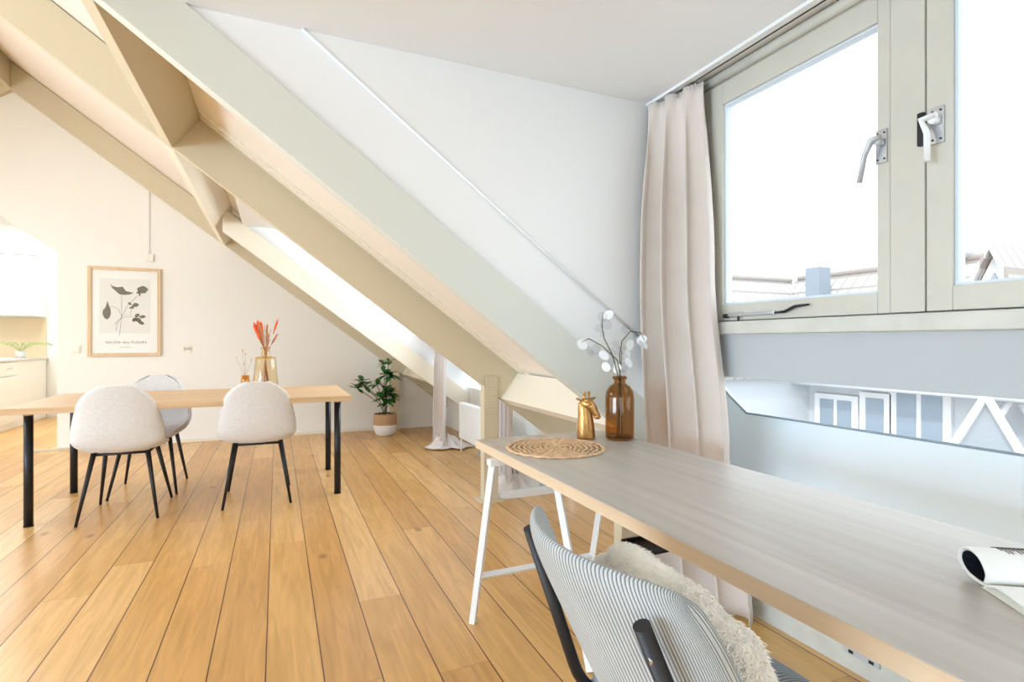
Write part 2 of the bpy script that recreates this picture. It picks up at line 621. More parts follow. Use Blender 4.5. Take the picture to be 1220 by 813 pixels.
# knee walls in the eaves between the dormers
struct(MB().box(2.12, 2.2, D2[1] + 0.05, YF, 0, 0.65).build('wall_right_far', 'warm'), 'low knee wall in the far eaves')
struct(MB().box(2.12, 2.2, D1[1] + 0.05, D2[0], 0, 0.65).build('wall_right_middle', 'warm'), 'low knee wall between the dormers')
struct(MB().box(2.12, 2.2, YR, D1[0] - 0.02, 0, 0.65).build('wall_right_near', 'warm'), 'low knee wall in the near eaves')

# rafters (boards square to the roof plane, bottoms flush)


def rafter(name, y0, y1, m, up=0.29, xa=AX, xb=2.35, left=True, label=None):
    b = MB()
    b.xz([(xa, zl(xa)), (xb, zl(xb)), (xb, zl(xb) + up), (xa, zl(xa) + up)], y0, y1)
    if left:
        z0 = zl(AX)
        dx = -2.8
        b.xz([(AX, z0), (AX + dx, z0 + 0.75 * dx), (AX + dx, z0 + 0.75 * dx + up), (AX, z0 + up)], y0, y1)
    return struct(b.build(name, m, bevel=0.003), label)


rafter('trim_1', YF - 0.06, YF - 0.001, 'cream', label='cream rafter board along the far wall')
rafter('trim_2', 3.6, 3.66, 'cream', label='long cream rafter running down to the post')
rafter('trim_3', 5.85, 5.90, 'cream2', up=0.225, xa=-0.48, left=False, label='pale rafter edging the far dormer')
rafter('trim_4', 2.085, 2.15, 'rafterw', up=0.225, xa=AX, left=True, label='pale nearest rafter edging the desk dormer')
rafter('trim_5', -0.18, -0.12, 'cream2', up=0.225, xa=AX, left=True, label='pale rafter at the near side of the desk dormer')
# ridge board and its tie
struct(MB().box(AX - 0.09, AX, YR, YF - 0.06, 3.73, 4.02).build('trim_6', 'cream'), 'cream ridge board under the roof top')
# header purlin, perpendicular to the roof
nx, nz = 0.6, 0.8
hx, hz = -0.55, zl(-0.55)
px = -0.8 * 0.075
pz = 0.6 * 0.075


def purlin(name, x, y0, y1, h, m, th=0.075, label=None, lift=0.0):
    z = zl(x) + lift
    dx, dz = -0.8 * th, 0.6 * th
    pts = [(x, z), (x + nx * h, z + nz * h), (x + nx * h + dx, z + nz * h + dz), (x + dx, z + dz)]
    return struct(MB().xz(pts, y0, y1).build(name, m, bevel=0.002), label)


purlin('trim_7', -0.55, 2.15, 3.6, 0.235, 'cream', label='cream purlin between the two near rafters')
purlin('trim_8', -0.55, 3.66, YF - 0.06, 0.235, 'cream2', label='pale purlin heading the far dormer')
purlin('trim_9', -0.55, -0.12, 2.085, 0.235, 'cream2', label='pale purlin heading the desk dormer')
# eaves purlins
purlin('trim_10', 1.545, 2.15, 3.6, 0.225, 'cream2', label='broad pale purlin in the eaves behind the desk')
purlin('trim_11', 1.545, 5.90, YF - 0.06, 0.225, 'cream2', label='pale purlin in the far eaves', th=0.05)
# mouldings on the roof between the two rafters (they follow the slope)
for i, off in enumerate((0.05, 0.16)):
    b = MB()
    xa, xb = -0.40, 1.66
    b.xz([(xa, zu(xa) - 0.02), (xb, zu(xb) - 0.02), (xb, zu(xb) + 0.01), (xa, zu(xa) + 0.01)], 3.6 - off - 0.022, 3.6 - off)
    struct(b.build('trim_%d' % (12 + i), 'cream2'), 'slim moulding on the sloped ceiling beside the rafter')
# truss posts with nail plates


def post(name, x0, x1, y0, y1, label):
    o = MB().xz([(x0, 0), (x1, 0), (x1, zl(x1)), (x0, zl(x0))], y0, y1).build(name, 'cream', bevel=0.002)
    return struct(o, label)


post('trim_14', 1.352, 1.462, 3.588, 3.66, 'cream truss post with a perforated plate')
post('trim_15', 1.352, 1.470, YF - 0.07, YF - 0.001, 'cream truss post in the far corner')
post('trim_16', 1.47, 1.60, 2.085, 2.15, 'white post below the desk dormer rafter')
struct(MB().box(1.462, 2.12, 3.60, 3.66, 0, 0.045).build('trim_17', 'wmetal'), 'white floor plate between the post and the eaves')
struct(MB().box(1.32, 1.50, 3.56, 3.70, 0, 0.012).build('trim_18', 'cream'), 'small wooden foot under the truss post')
pl = thing('nail_plate', 'perforated cream nail plate fixed on the truss post', 'plate', (1.408, 3.586, 0.78))
b = MB().box(-0.046, 0.046, -0.003, 0.0, -0.16, 0.12)
b.build('plate', 'cream', pl)
b = MB()
for i in range(5):
    for j in range(13):
        cx = -0.036 + i * 0.018
        cz = -0.148 + j * 0.0215
        b.prism([(cx - 0.0035, -0.0028, cz - 0.006), (cx + 0.0035, -0.0028, cz - 0.006), (cx, -0.0028, cz + 0.006)], (0, -0.0012, 0))
b.build('perforation', mat('plate_hole', srgb(196, 178, 146), 0.7), pl)

# ------------------------------------------------------------ dormers
WX = 1.72      # window plane


def dormer(tagn, y0, y1, side):
    # ceiling slab, cheeks
    struct(MB().xz([(xc - 0.12, DC), (1.84, DC), (1.84, DC + 0.14), (xc - 0.12, DC + 0.14)], y0, y1 + 0.1).build('ceiling_dormer_' + tagn, 'cool'), 'flat white dormer ceiling, ' + side)
    lo = 2.04
    xe = 2.06 if tagn == '1' else 2.4
    for nm, ya, yb in (('a', y0 - 0.055, y0), ('b', y1, y1 + 0.05)):
        b = MB()
        b.xz([(xc - 0.4, lo - 0.75 * (xc - 0.4)), (xe, lo - 0.75 * xe), (xe, 1.24 - 0.6 * (xe - 1.84)), (1.84, 1.24), (1.84, DC + 0.05), (xc - 0.06, DC + 0.05)], ya, yb)
        lab = {'a': 'near cheek wall of the dormer, ', 'b': 'white triangular cheek wall of the dormer, '}[nm] + side
        struct(b.build('wall_dormer_%s_%s' % (tagn, nm), 'cool'), lab)
    # upper plaster panel of the cheek with its rounded bead
    b = MB()
    zc0 = 2.345
    xs0 = (zc0 - DC) / 0.75
    b.xz([(xs0, DC), (WX, DC), (WX, zc0 - 0.75 * WX)], y1 - 0.010, y1 + 0.01)
    struct(b.build('trim_panel_' + tagn, 'cool', bevel=0.002), 'upper cheek panel, ' + side)
    b = MB()
    b.tube([(xs0 + 0.005, y1 - 0.011, DC - 0.003), (1.70, y1 - 0.011, zc0 - 0.75 * 1.70)], 0.006, 8)
    struct(b.build('trim_bead_' + tagn, 'cool'), 'rounded bead across the cheek wall, ' + side)
    # panel below the sill, soffit, low window strip, knee panel
    struct(MB().box(WX - 0.005, WX + 0.03, y0, y1, 1.004, 1.178).build('wall_under_sill_' + tagn, 'panel'), 'grey white panel under the window sill, ' + side)
    gx = 2.0
    gz = 0.812
    ya, yb = y1 - 0.245, y1 - 0.145
    o = MB()
    o.prism([(1.845, y0, 0.09), (1.845, y1, 0.09), (gx, y1, gz + 0.19), (gx, yb, gz + 0.07), (gx, ya, gz), (gx, y0, gz)], (0.03, 0, 0))
    return o, gx, gz, ya, yb


for tagn, (y0, y1), side in (('1', D1, 'by the desk'), ('2', D2, 'far one')):
    o, gx, gz, ya, yb = dormer(tagn, y0, y1, side)
    if tagn == '1':
        struct(o.build('wall_knee_1', 'knee'), 'white knee panel tinted with sky light behind the desk')
        struct(MB().box(1.832, 1.90, y0, y1, 0, 0.10).build('baseboard_right', 'sill', bevel=0.004), 'cream skirting along the knee wall under the desk')
    else:
        o.bm.free()
        o = MB()
        zq = 0.60
        o.prism([(1.955, y0, zq), (1.955, 5.02, zq), (1.955, y1, 0.86), (gx, y1, gz + 0.19), (gx, yb, gz + 0.07), (gx, ya, gz), (gx, y0, gz)], (0.03, 0, 0))
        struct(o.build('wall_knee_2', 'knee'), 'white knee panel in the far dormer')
        struct(MB().box(2.035, 2.09, y0, y1, 0, 0.62).build('wall_knee_2_low', 'warm'), 'low wall behind the radiator')
    # strip window
    w = sempty('window_strip_' + tagn, 'low strip window under the sill panel, ' + side, (gx, y0, gz))
    MB().prism([(0.02, 0, -0.02), (0.02, ya - y0, -0.02), (0.02, yb - y0, 0.06), (0.02, y1 - y0, 0.16), (0.02, y1 - y0, 0.45), (0.02, 0, 0.45)], (0.006, 0, 0)).build('pane', 'glass', w)
    b = MB()
    b.tube([(0.005, 0, 0.004), (0.005, ya - y0, 0.004), (0.005, yb - y0, 0.072), (0.005, y1 - y0, 0.19)], 0.0055, 6)
    b.build('seal', mat('grey_seal', srgb(150, 165, 176), 0.5), w)
    # top closing piece outside between sill and strip
    struct(MB().box(WX + 0.03, 2.1, y0, y1, 1.235, 1.27).build('trim_outer_sill_' + tagn, 'frame'), 'outer window sill board, ' + side)

# ---- window of a dormer


def casement(name, parent, ya, yb, z0, z1, gya, gyb, gz0, gz1, x, m='frame'):
    b = MB()
    t = 0.045
    for yy0, yy1, zz0, zz1 in ((ya, gya, z0, z1), (gyb, yb, z0, z1), (gya, gyb, z0, gz0), (gya, gyb, gz1, z1)):
        b.box(x, x + t, yy0, yy1, zz0, zz1)
    f = b.build(name, m, parent, bevel=0.003)
    q = 0.008
    g = MB()
    for yy0, yy1, zz0, zz1 in ((gya, gya + q, gz0, gz1), (gyb - q, gyb, gz0, gz1), (gya + q, gyb - q, gz0, gz0 + q), (gya + q, gyb - q, gz1 - q, gz1)):
        g.box(x + 0.012, x + t, yy0, yy1, zz0, zz1)
    g.build('glazing_bead', mat('blue_white_bead', srgb(214, 224, 234), 0.5), f)
    MB().box(x + 0.025, x + 0.029, gya, gyb, gz0, gz1).build('pane', 'glass', f)
    return f


def make_window(name, y1, label, handles=True):
    dy = y1 - 2.10
    w = sempty(name, label, (0, dy, 0))
    b = MB()
    b.box(WX, WX + 0.10, 1.779, 2.10, 1.178, DC)          # far side post
    b.box(WX, WX + 0.10, -0.12, 0.19, 1.178, DC)          # near side post
    b.box(WX, WX + 0.10, 0.19, 1.779, 2.238, DC)          # head
    b.box(WX - 0.012, WX + 0.10, 0.940, 1.036, 1.236, 2.238)  # mullion
    b.build('window_frame', 'frame', w, bevel=0.003)
    MB().box(WX - 0.028, WX + 0.10, -0.12, 2.098, 1.180, 1.232).build('window_sill', 'sill', w, bevel=0.005)
    b = MB()
    b.tube([(WX - 0.004, -0.1, 2.262), (WX - 0.004, 2.09, 2.262)], 0.022, 10)
    b.build('head_moulding', 'sill', w)
    s1 = casement('sash', w, 1.039, 1.776, 1.236, 2.234, 1.077, 1.712, 1.303, 2.146, WX - 0.006)
    s2 = casement('sash', w, 0.193, 0.933, 1.236, 2.234, 0.262, 0.868, 1.305, 2.146, WX - 0.018)
    if handles:
        for s, yc, zc, x, yd, hook in ((s1, 1.062, 1.752, WX - 0.006, 0.045, 0), (s2, 0.903, 1.757, WX - 0.018, 0.006, 1)):
            h = MB().box(x - 0.007, x, yc - 0.017, yc + 0.017, zc - 0.052, zc + 0.052).build('handle_plate', 'chrome', s, bevel=0.002)
            b = MB()
            b.tube([(x - 0.005, yc, zc + 0.012), (x - 0.03, yc, zc + 0.012)], 0.011, 12)
            b.tube([(x - 0.030, yc - 0.012, zc + 0.022), (x - 0.034, yc + 0.012 + 0.012 * hook, zc + 0.018), (x - 0.038, yc + yd * 0.6 + 0.004, zc - 0.025), (x - 0.040, yc + yd, zc - 0.105)],
                   [0.011, 0.013, 0.0105, 0.010], 12, flat=0.75)
            b.build('handle', 'wmetal' if hook else 'greymetal', h)
            for sy, sz in ((-1, 1), (1, 1), (-1, -1), (1, -1)):
                MB().tube([(x - 0.0085, yc + sy * 0.010, zc + sz * 0.040), (x - 0.006, yc + sy * 0.010, zc + sz * 0.040)], 0.003, 8).build('screw', 'blackm', s)
            if hook:
                MB().box(x - 0.012, x + 0.004, 0.934, 0.952, zc - 0.045, zc + 0.05).build('strike_plate', 'black', s, bevel=0.003)
        # stay on the lower rail
        b = MB()
        b.box(WX - 0.026, WX - 0.014, 1.44, 1.67, 1.251, 1.264)
        b.box(WX - 0.020, WX - 0.007, 1.60, 1.67, 1.248, 1.268)
        o = b.build('window_stay', 'chrome', s1, bevel=0.002)
        b = MB()
        b.tube([(WX - 0.022, 1.44, 1.257), (WX - 0.024, 1.395, 1.259), (WX - 0.022, 1.355, 1.276), (WX - 0.024, 1.30, 1.279)], [0.006, 0.008, 0.008, 0.005], 8, flat=0.7)
        b.tube([(WX - 0.02, 1.69, 1.255), (WX - 0.02, 1.665, 1.255)], 0.009, 8)
        b.build('stay_grip', 'black', o)
        b = MB()
        b.tube([(WX - 0.02, 1.615, 1.232), (WX - 0.02, 1.615, 1.25)], 0.004, 8)
        b.build('stay_pin', 'black', o)
    return w


make_window('window_1', D1[1], 'two-sash cream window above the desk')
make_window('window_2', D2[1], 'two-sash cream window of the far dormer', False)

# ------------------------------------------------------------ kitchen beyond the opening
struct(MB().box(-5.4, -1.5, 10.3, 10.45, 0, 3.4).build('wall_kitchen_back', 'white'), 'white kitchen back wall')
struct(MB().box(-1.6, -1.5, YF + 0.16, 10.3, 0, 3.4).build('wall_kitchen_right', 'white'), 'white kitchen side wall')
struct(MB().box(-5.5, -5.4, YF + 0.16, 10.3, 0, 3.4).build('wall_kitchen_left', 'white'), 'white kitchen left wall')
struct(MB().box(-5.5, -1.5, YF + 0.16, 10.45, 3.3, 3.4).build('ceiling_kitchen', 'roofpanel'), 'cream kitchen ceiling')
struct(MB().box(-5.38, -3.2, 10.285, 10.3, 0.90, 1.5).build('trim_backsplash', 'splash'), 'beige kitchen backsplash')
k = thing('kitchen_base_cabinet', 'white kitchen base cabinet seen through the left opening', 'cabinet', (-3.2, 8.62, 0))
MB().box(-1.9, 0, 0, 1.66, 0.0, 0.885).build('body', 'kitchen', k, bevel=0.004)
MB().box(-0.62, -0.01, -0.02, 0, 0.70, 0.875).build('drawer', 'kitchen', k, bevel=0.004)
MB().box(-0.62, -0.01, -0.02, 0, 0.08, 0.69).build('door', 'kitchen', k, bevel=0.004)
MB().box(0.0, 0.02, 0.03, 0.62, 0.70, 0.875).build('side_drawer', 'kitchen', k, bevel=0.004)
MB().box(0.0, 0.02, 0.03, 0.62, 0.08, 0.69).build('side_door', 'kitchen', k, bevel=0.004)
b = MB().tube([(0.045, 0.26, 0.80), (0.045, 0.38, 0.80)], 0.006, 8)
b.build('handle', 'chrome', k)
tag(MB().box(-5.12, -3.17, 8.59, 10.284, 0.887, 0.915).build('kitchen_worktop', mat('grey_white_worktop', srgb(214, 210, 202), 0.4), bevel=0.003), 'pale worktop on the white kitchen base cabinet', 'worktop')
k = thing('kitchen_wall_cabinet', 'white kitchen wall cabinet above the beige backsplash', 'cabinet', (-3.2, 9.9, 1.52))
MB().box(-1.9, 0, 0.02, 0.4, 0, 0.88).build('body', 'kitchen', k)
for i in range(3):
    MB().box(-0.63 * (i + 1) + 0.01, -0.63 * i - 0.005, 0, 0.019, 0.01, 0.87).build('door', 'kitchen', k, bevel=0.004)
MB().box(-1.9, 0.0, -0.02, 0.4, 0.88, 0.94).build('cornice', 'kitchen', k, bevel=0.006)
# trailing plant on the worktop
k = thing('kitchen_plant', 'pale green frond plant standing on the kitchen worktop', 'plant', (-3.32, 9.75, 0.916))
MB().lathe([(0.0, 0), (0.05, 0), (0.065, 0.10), (0.06, 0.10), (0.05, 0.09), (0, 0.09)], n=20).build('pot', 'white', k)
b = MB()
for i in range(15):
    a = i * 2.4
    L = 0.32 + 0.1 * random.random()
    d = Vector((math.cos(a), math.sin(a), 0))
    pts = [Vector((0, 0, 0.09)) + d * (L * t) + Vector((0, 0, 0.34 * t * (1.25 - t) + 0.0)) for t in (0, 0.25, 0.5, 0.75, 1)]
    b.tube(pts, 0.003, 4)
    for t in range(2, 12):
        u = t / 12
        p = Vector((0, 0, 0.09)) + d * (L * u) + Vector((0, 0, 0.34 * u * (1.25 - u)))
        s = Vector((-d.y, d.x, 0))
        for sg in (-1, 1):
            q = p + s * sg * 0.07 * (1.1 - u) + d * 0.03 + Vector((0, 0, -0.01))
            b.face([p, (p + q) / 2 + d * 0.010, q, (p + q) / 2 - d * 0.010])
b.build('fronds', mat('pale_green_frond', srgb(150, 170, 104), 0.6), k, fix=False)

# ------------------------------------------------------------ curtains and rails


def smooth(t):
    return t * t * (3 - 2 * t)


def make_curtain(parent, name, A, B, ztop, zbot, nfold, amp, m, heading=True, seed=0, mid=None):
    rnd = random.Random(seed)
    ph = [rnd.uniform(-0.6, 0.6) for _ in range(8)]
    ny = nfold * 16

    def lerp(a, b, t):
        return a + (b - a) * t

    def f(u, v):
        z = ztop + (zbot - ztop) * v
        # A, B are lists of (v, x, y)
        def at(L):
            for (v0, x0, y0), (v1, x1, y1) in zip(L, L[1:]):
                if v <= v1:
                    t = smooth((v - v0) / (v1 - v0))
                    return Vector((lerp(x0, x1, t), lerp(y0, y1, t)))
            return Vector(L[-1][1:])
        a, b2 = at(A), at(B)
        d = b2 - a
        n = Vector((-d.y, d.x)).normalized()
        if n.x > 0:
            n = -n
        w = 2 * PI * nfold * u + 0.5 * ph[0] + 0.8 * math.sin(2.1 * v + ph[1]) * u
        s = math.sin(w) + 0.16 * math.sin(2 * w + ph[2] + 2 * v)
        am = amp * (0.35 + 0.65 * smooth(min(1, v / 0.25))) * (1 + 0.3 * math.sin(5 * u + ph[3]))
        if v < 0.035 and heading:
            s = (abs(math.sin(w * 1.0)) ** 0.4) * (1 if math.sin(w) > 0 else -1)
            am *= 0.75
        uu = u + 0.21 / nfold * math.sin(w + PI / 2) * min(1, v / 0.1)
        p = a + d * min(1, max(0, uu)) + n * (am * s)
        return (p.x, p.y, z)
    return MB().grid(f, ny, 44).build(name, m, parent, solid=0.003)


cu = thing('curtain', 'beige full-length pleated curtain beside the desk window', 'curtain', (0, 0, 0))
make_curtain(cu, 'cloth', [(0, 1.60, 2.06), (0.4, 1.56, 2.05), (1, 1.60, 2.03)],
             [(0, 1.655, 1.765), (0.35, 1.64, 1.70), (0.7, 1.66, 1.635), (1, 1.745, 1.59)], 2.258, 0.012, 3, 0.05, 'curtain', seed=3)
for i in range(8):
    y = 2.05 - i * 0.038
    MB().tube([(1.635, y, 2.262), (1.632, y, 2.240)], 0.003, 6).build('hook', 'chrome', cu)
rl = thing('curtain_rail', 'long white curtain rail screwed under the desk dormer ceiling', 'curtain rail', (1.637, 1.0, DC))
MB().box(-0.022, 0.022, -1.10, 1.098, -0.014, 0).build('track', 'wmetal', rl, bevel=0.002)
MB().box(0.008, 0.013, -1.10, 1.098, -0.0165, -0.0138).build('slot', 'dark', rl)


def far_curtain(label, ya, yb, seed, group=None):
    c = thing('curtain', label, 'curtain', (0, 0, 0))
    make_curtain(c, 'cloth', [(0, 1.63, ya), (1, 1.60, ya)], [(0, 1.65, yb), (1, 1.62, yb)], 2.258, 0.05, 4, 0.032, 'curtainw', seed=seed)
    # cloth lying crumpled on the floor
    rnd = random.Random(seed)
    p = [rnd.uniform(0, 6) for _ in range(6)]

    def f(u, v):
        a = 2 * PI * u
        rr = (0.05 + 0.17 * v) * (1 + 0.22 * math.sin(3 * a + p[0]) + 0.10 * math.sin(7 * a + p[1]))
        x = 1.66 + rr * 1.0 * math.cos(a) + 0.05 * v
        y = (ya + yb) / 2 + rr * 0.95 * math.sin(a) * (1.2 if seed > 10 else 1.0)
        z = 0.012 + 0.085 * (1 - v) ** 1.3 + 0.02 * (1 + math.sin(9 * a + 5 * v + p[2])) * (1 - v * 0.75) + 0.012 * (1 + math.sin(17 * v + 4 * a + p[3])) * (1 - v)
        return (x, y, z)
    MB().grid(f, 64, 16).build('hem', 'curtainw', c, solid=0.003)
    rail = thing('curtain_rail', 'white curtain rail above the %s' % ('far curtain' if seed < 10 else 'nearer curtain'), 'curtain rail', (1.637, (ya + yb) / 2, DC))
    MB().box(-0.022, 0.022, -0.45, 0.10 if seed > 10 else 0.10, -0.014, 0).build('track', 'wmetal', rail, bevel=0.002)
    return c


far_curtain('pale curtain pooling on the floor near the potted plant', 5.76, 5.50, 5)
far_curtain('pale curtain behind the truss post with crumpled hem on the floor', 3.98, 3.74, 12)

# ------------------------------------------------------------ radiator in the far dormer
rd = thing('radiator', 'white panel radiator under the far dormer window', 'radiator', (1.70, 4.72, 0.17))
MB().box(0.0, 0.07, -0.55, 0.52, 0, 0.36).build('body', 'wmetal', rd, bevel=0.006)
b = MB()
for i in range(26):
    y = -0.53 + i * 0.04
    b.box(-0.003, 0.0, y, y + 0.026, 0.012, 0.348)
b.build('fluted_panel', 'wmetal', rd, bevel=0.001)
for y in (-0.4, 0.4):
    MB().box(0.07, 0.33, y - 0.02, y + 0.02, 0.1, 0.14).build('bracket', 'wmetal', rd)
b = MB().tube([(0.04, 0.56, 0.0), (0.04, 0.56, -0.168)], 0.008, 8)
b.tube([(0.04, 0.50, 0.03), (0.04, 0.56, 0.03), (0.04, 0.56, 0.0)], 0.008, 8)
b.build('pipe', 'wmetal', rd)
struct(MB().box(1.86, 1.98, 3.70, 5.1, 0, 0.05).build('baseboard_dormer_far', 'panel', bevel=0.004), 'grey white floor strip below the radiator')

# ------------------------------------------------------------ picture, switches, conduit
p = thing('framed_poster', 'botanical print in a pale wooden frame on the far wall', 'picture', (-1.523, YF, 1.475))
W2, H2, fr = 0.3325, 0.485, 0.033
b = MB()
for x0, x1, z0, z1 in ((-W2, -W2 + fr, -H2, H2), (W2 - fr, W2, -H2, H2), (-W2 + fr, W2 - fr, H2 - fr, H2), (-W2 + fr, W2 - fr, -H2, -H2 + fr)):
    b.box(x0, x1, -0.028, 0, z0, z1)
b.build('frame', 'ash', p, bevel=0.002)
pr = MB().box(-W2 + fr, W2 - fr, -0.012, -0.002, -H2 + fr, H2 - fr).build('print', 'paper', p)
MB().box(-0.232, 0.232, -0.0135, -0.0125, -0.235, 0.36).build('print_field', 'print', pr)
b = MB()


def blob(cx, cz, rx, rz, rot=0, lob=None, tip=0.0):
    pts = []
    for i in range(40):
        a = 2 * PI * i / 40
        rr = 1.0
        if lob:
            rr = 1 + lob[1] * math.cos(lob[0] * a)
        x = rx * rr * math.cos(a) * (1 + tip * math.cos(a))
        z = rz * rr * math.sin(a) * (1 - abs(tip) * 0.75 * max(0, math.cos(a) * (1 if tip > 0 else -1)))
        pts.append((cx + x * math.cos(rot) - z * math.sin(rot), -0.0138, cz + x * math.sin(rot) + z * math.cos(rot)))
    b.prism(pts, (0, -0.0008, 0))


def px2(u, v):      # print features measured across the sheet, left/right and down from the top
    return (-W2 + 2 * W2 * (u - 85) / 510.0, H2 - 2 * H2 * (v - 98) / 618.0)


# arching leaf at the top
t_ = [(236, 215), (255, 232), (290, 238), (322, 232), (345, 262), (400, 274), (372, 286), (330, 290), (300, 286), (272, 262), (250, 244)]
b.prism([(px2(u, v)[0], -0.0138, px2(u, v)[1]) for u, v in t_][::-1], (0, -0.0008, 0))
t_ = [(219, 332), (226, 360), (238, 385), (242, 420), (232, 450), (215, 463), (196, 452), (184, 425), (186, 400), (205, 378), (213, 352)]
b.prism([(px2(u, v)[0], -0.0138, px2(u, v)[1]) for u, v in t_][::-1], (0, -0.0008, 0))
for u, v, rx, rz, ro, lob in ((462, 250, 0.050, 0.040, 0.2, (5, 0.06)), (432, 272, 0.018, 0.010, 0.1, None), (442, 284, 0.008, 0.018, 0, None),
                              (372, 350, 0.020, 0.012, -0.7, None), (414, 358, 0.028, 0.022, 0.2, (4, 0.08)), (380, 378, 0.016, 0.010, 0.3, None), (394, 372, 0.010, 0.022, 0.1, None),
                              (424, 432, 0.026, 0.018, 0.8, None), (462, 440, 0.030, 0.017, 0.15, None), (452, 482, 0.032, 0.018, -0.5, None), (404, 462, 0.024, 0.018, 1.1, None), (430, 462, 0.030, 0.022, -0.3, None)):
    cx, cz = px2(u, v)
    blob(cx, cz, rx, rz, ro, lob)
b.build('printed_leaves', 'sage', pr)
b = MB()
for L in ([(316, 290), (316, 440)], [(238, 370), (290, 385), (316, 440), (300, 575)], [(400, 438), (340, 440), (295, 465), (264, 500)], [(430, 290), (360, 360), (318, 440)], [(316, 440), (285, 490), (276, 540)], [(385, 385), (376, 430)]):
    b.tube([(px2(u, v)[0], -0.0142, px2(u, v)[1]) for u, v in L], 0.0013, 5)
b.build('printed_stems', 'ink', pr)


def text_mesh(s, size, spacing, loc, m, parent, name, rot=(PI / 2, 0, 0)):
    cu_ = bpy.data.curves.new(name, 'FONT')
    cu_.body = s
    cu_.size = size
    cu_.align_x = 'CENTER'
    cu_.align_y = 'CENTER'
    cu_.space_character = spacing
    cu_.extrude = 0.0002
    t = bpy.data.objects.new(name + '_source', cu_)
    C.objects.link(t)
    dg = bpy.context.evaluated_depsgraph_get()
    me = bpy.data.meshes.new_from_object(t.evaluated_get(dg))
    bpy.data.objects.remove(t)
    o = bpy.data.objects.new(name, me)
    me.materials.clear()
    me.materials.append(M[m])
    C.objects.link(o)
    o.location = loc
    o.rotation_euler = rot
    o.parent = parent
    return o


text_mesh('SALÓN des FLEURS', 0.034, 1.35, (0.01, -0.014, -0.336), 'ink', pr, 'title_lettering')
b = MB()
for i in range(7):
    b.box(-0.042 + i * 0.014, -0.033 + i * 0.014, -0.0142, -0.0138, -0.3905, -0.3865)
b.build('small_lettering', 'ink', pr)
MB().box(-W2 + fr, W2 - fr, -0.019, -0.018, -H2 + fr, H2 - fr).build('glazing', thin_glass('picture_glass', (0.99, 0.99, 0.99, 1), 1.3, 0.7), p)


def wall_plate(x, z, w, h, label, kind):
    o = thing('light_switch' if kind == 's' else 'power_socket', label, 'switch' if kind == 's' else 'socket', (x, YF, z))
    MB().box(-w / 2, w / 2, -0.008, 0, -h / 2, h / 2).build('plate', 'plastic', o, bevel=0.003)
    if kind == 's':
        MB().box(-w / 2 + 0.012, w / 2 - 0.012, -0.013, -0.008, -h / 2 + 0.012, h / 2 - 0.012).build('rocker', 'plastic', o, bevel=0.002)
    else:
        for sx in (-1, 1):
            b_ = MB().lathe([(0.0, 0.0), (0.016, 0.0), (0.018, 0.003), (0.016, 0.003)], n=20)
            q = b_.build('outlet', mat('socket_grey', srgb(205, 200, 188), 0.5), o)
            q.rotation_euler = (PI / 2, 0, 0)
            q.location = (sx * 0.02, -0.0085, 0)
    return o


wall_plate(-1.96, 1.07, 0.085, 0.085, 'cream light switch on the wall left of the framed print', 's')
wall_plate(-0.935, 1.065, 0.08, 0.09, 'cream wall socket right of the framed print', 'p')
cd = thing('cable_conduit', 'thin white cable conduit ending in a small box above the print', 'conduit', (-1.31, YF, 2.12))
MB().box(-0.01, 0.01, -0.012, 0, 0, 0.70).build('trunking', 'white', cd)
MB().box(-0.022, 0.05, -0.02, 0, -0.08, 0.0).build('junction_box', 'plastic', cd, bevel=0.003)

# ------------------------------------------------------------ dining table
t = thing('dining_table', 'long oak dining table with black tube legs near the far wall', 'table', (-0.497, 4.60, 0))
MB().box(-1.0, 1.0, -0.50, 0.54, 0.712, 0.75).build('tabletop', 'oak', t, bevel=0.003)
for sx, sy in ((-1, -1), (1, -1), (-1, 1), (1, 1)):
    x, y = sx * 0.917, (-0.34 if sy < 0 else 0.475)
    lg = MB().tube([(x, y, 0.004), (x, y, 0.690)], 0.024, 20).build('leg', 'black', t)
    MB().tube([(x, y, 0.690), (x, y, 0.712)], 0.027, 20).build('collar', 'chrome', lg)
    MB().tube([(x, y, 0.0), (x, y, 0.006)], 0.026, 20).build('foot_cap', 'blackm', lg)


# ------------------------------------------------------------ upholstered shell chairs
def interp(P_, t):
    n = len(P_) - 1
    s = t * n
    i = min(n - 1, int(s))
    f_ = s - i
    p0 = P_[max(0, i - 1)]
    p1 = P_[i]
    p2 = P_[i + 1]
    p3 = P_[min(n, i + 2)]
    out = []
    for a, b_, c_, d_ in zip(p0, p1, p2, p3):
        out.append(0.5 * (2 * b_ + (c_ - a) * f_ + (2 * a - 5 * b_ + 4 * c_ - d_) * f_ * f_ + (3 * b_ - a - 3 * c_ + d_) * f_ ** 3))
    return out


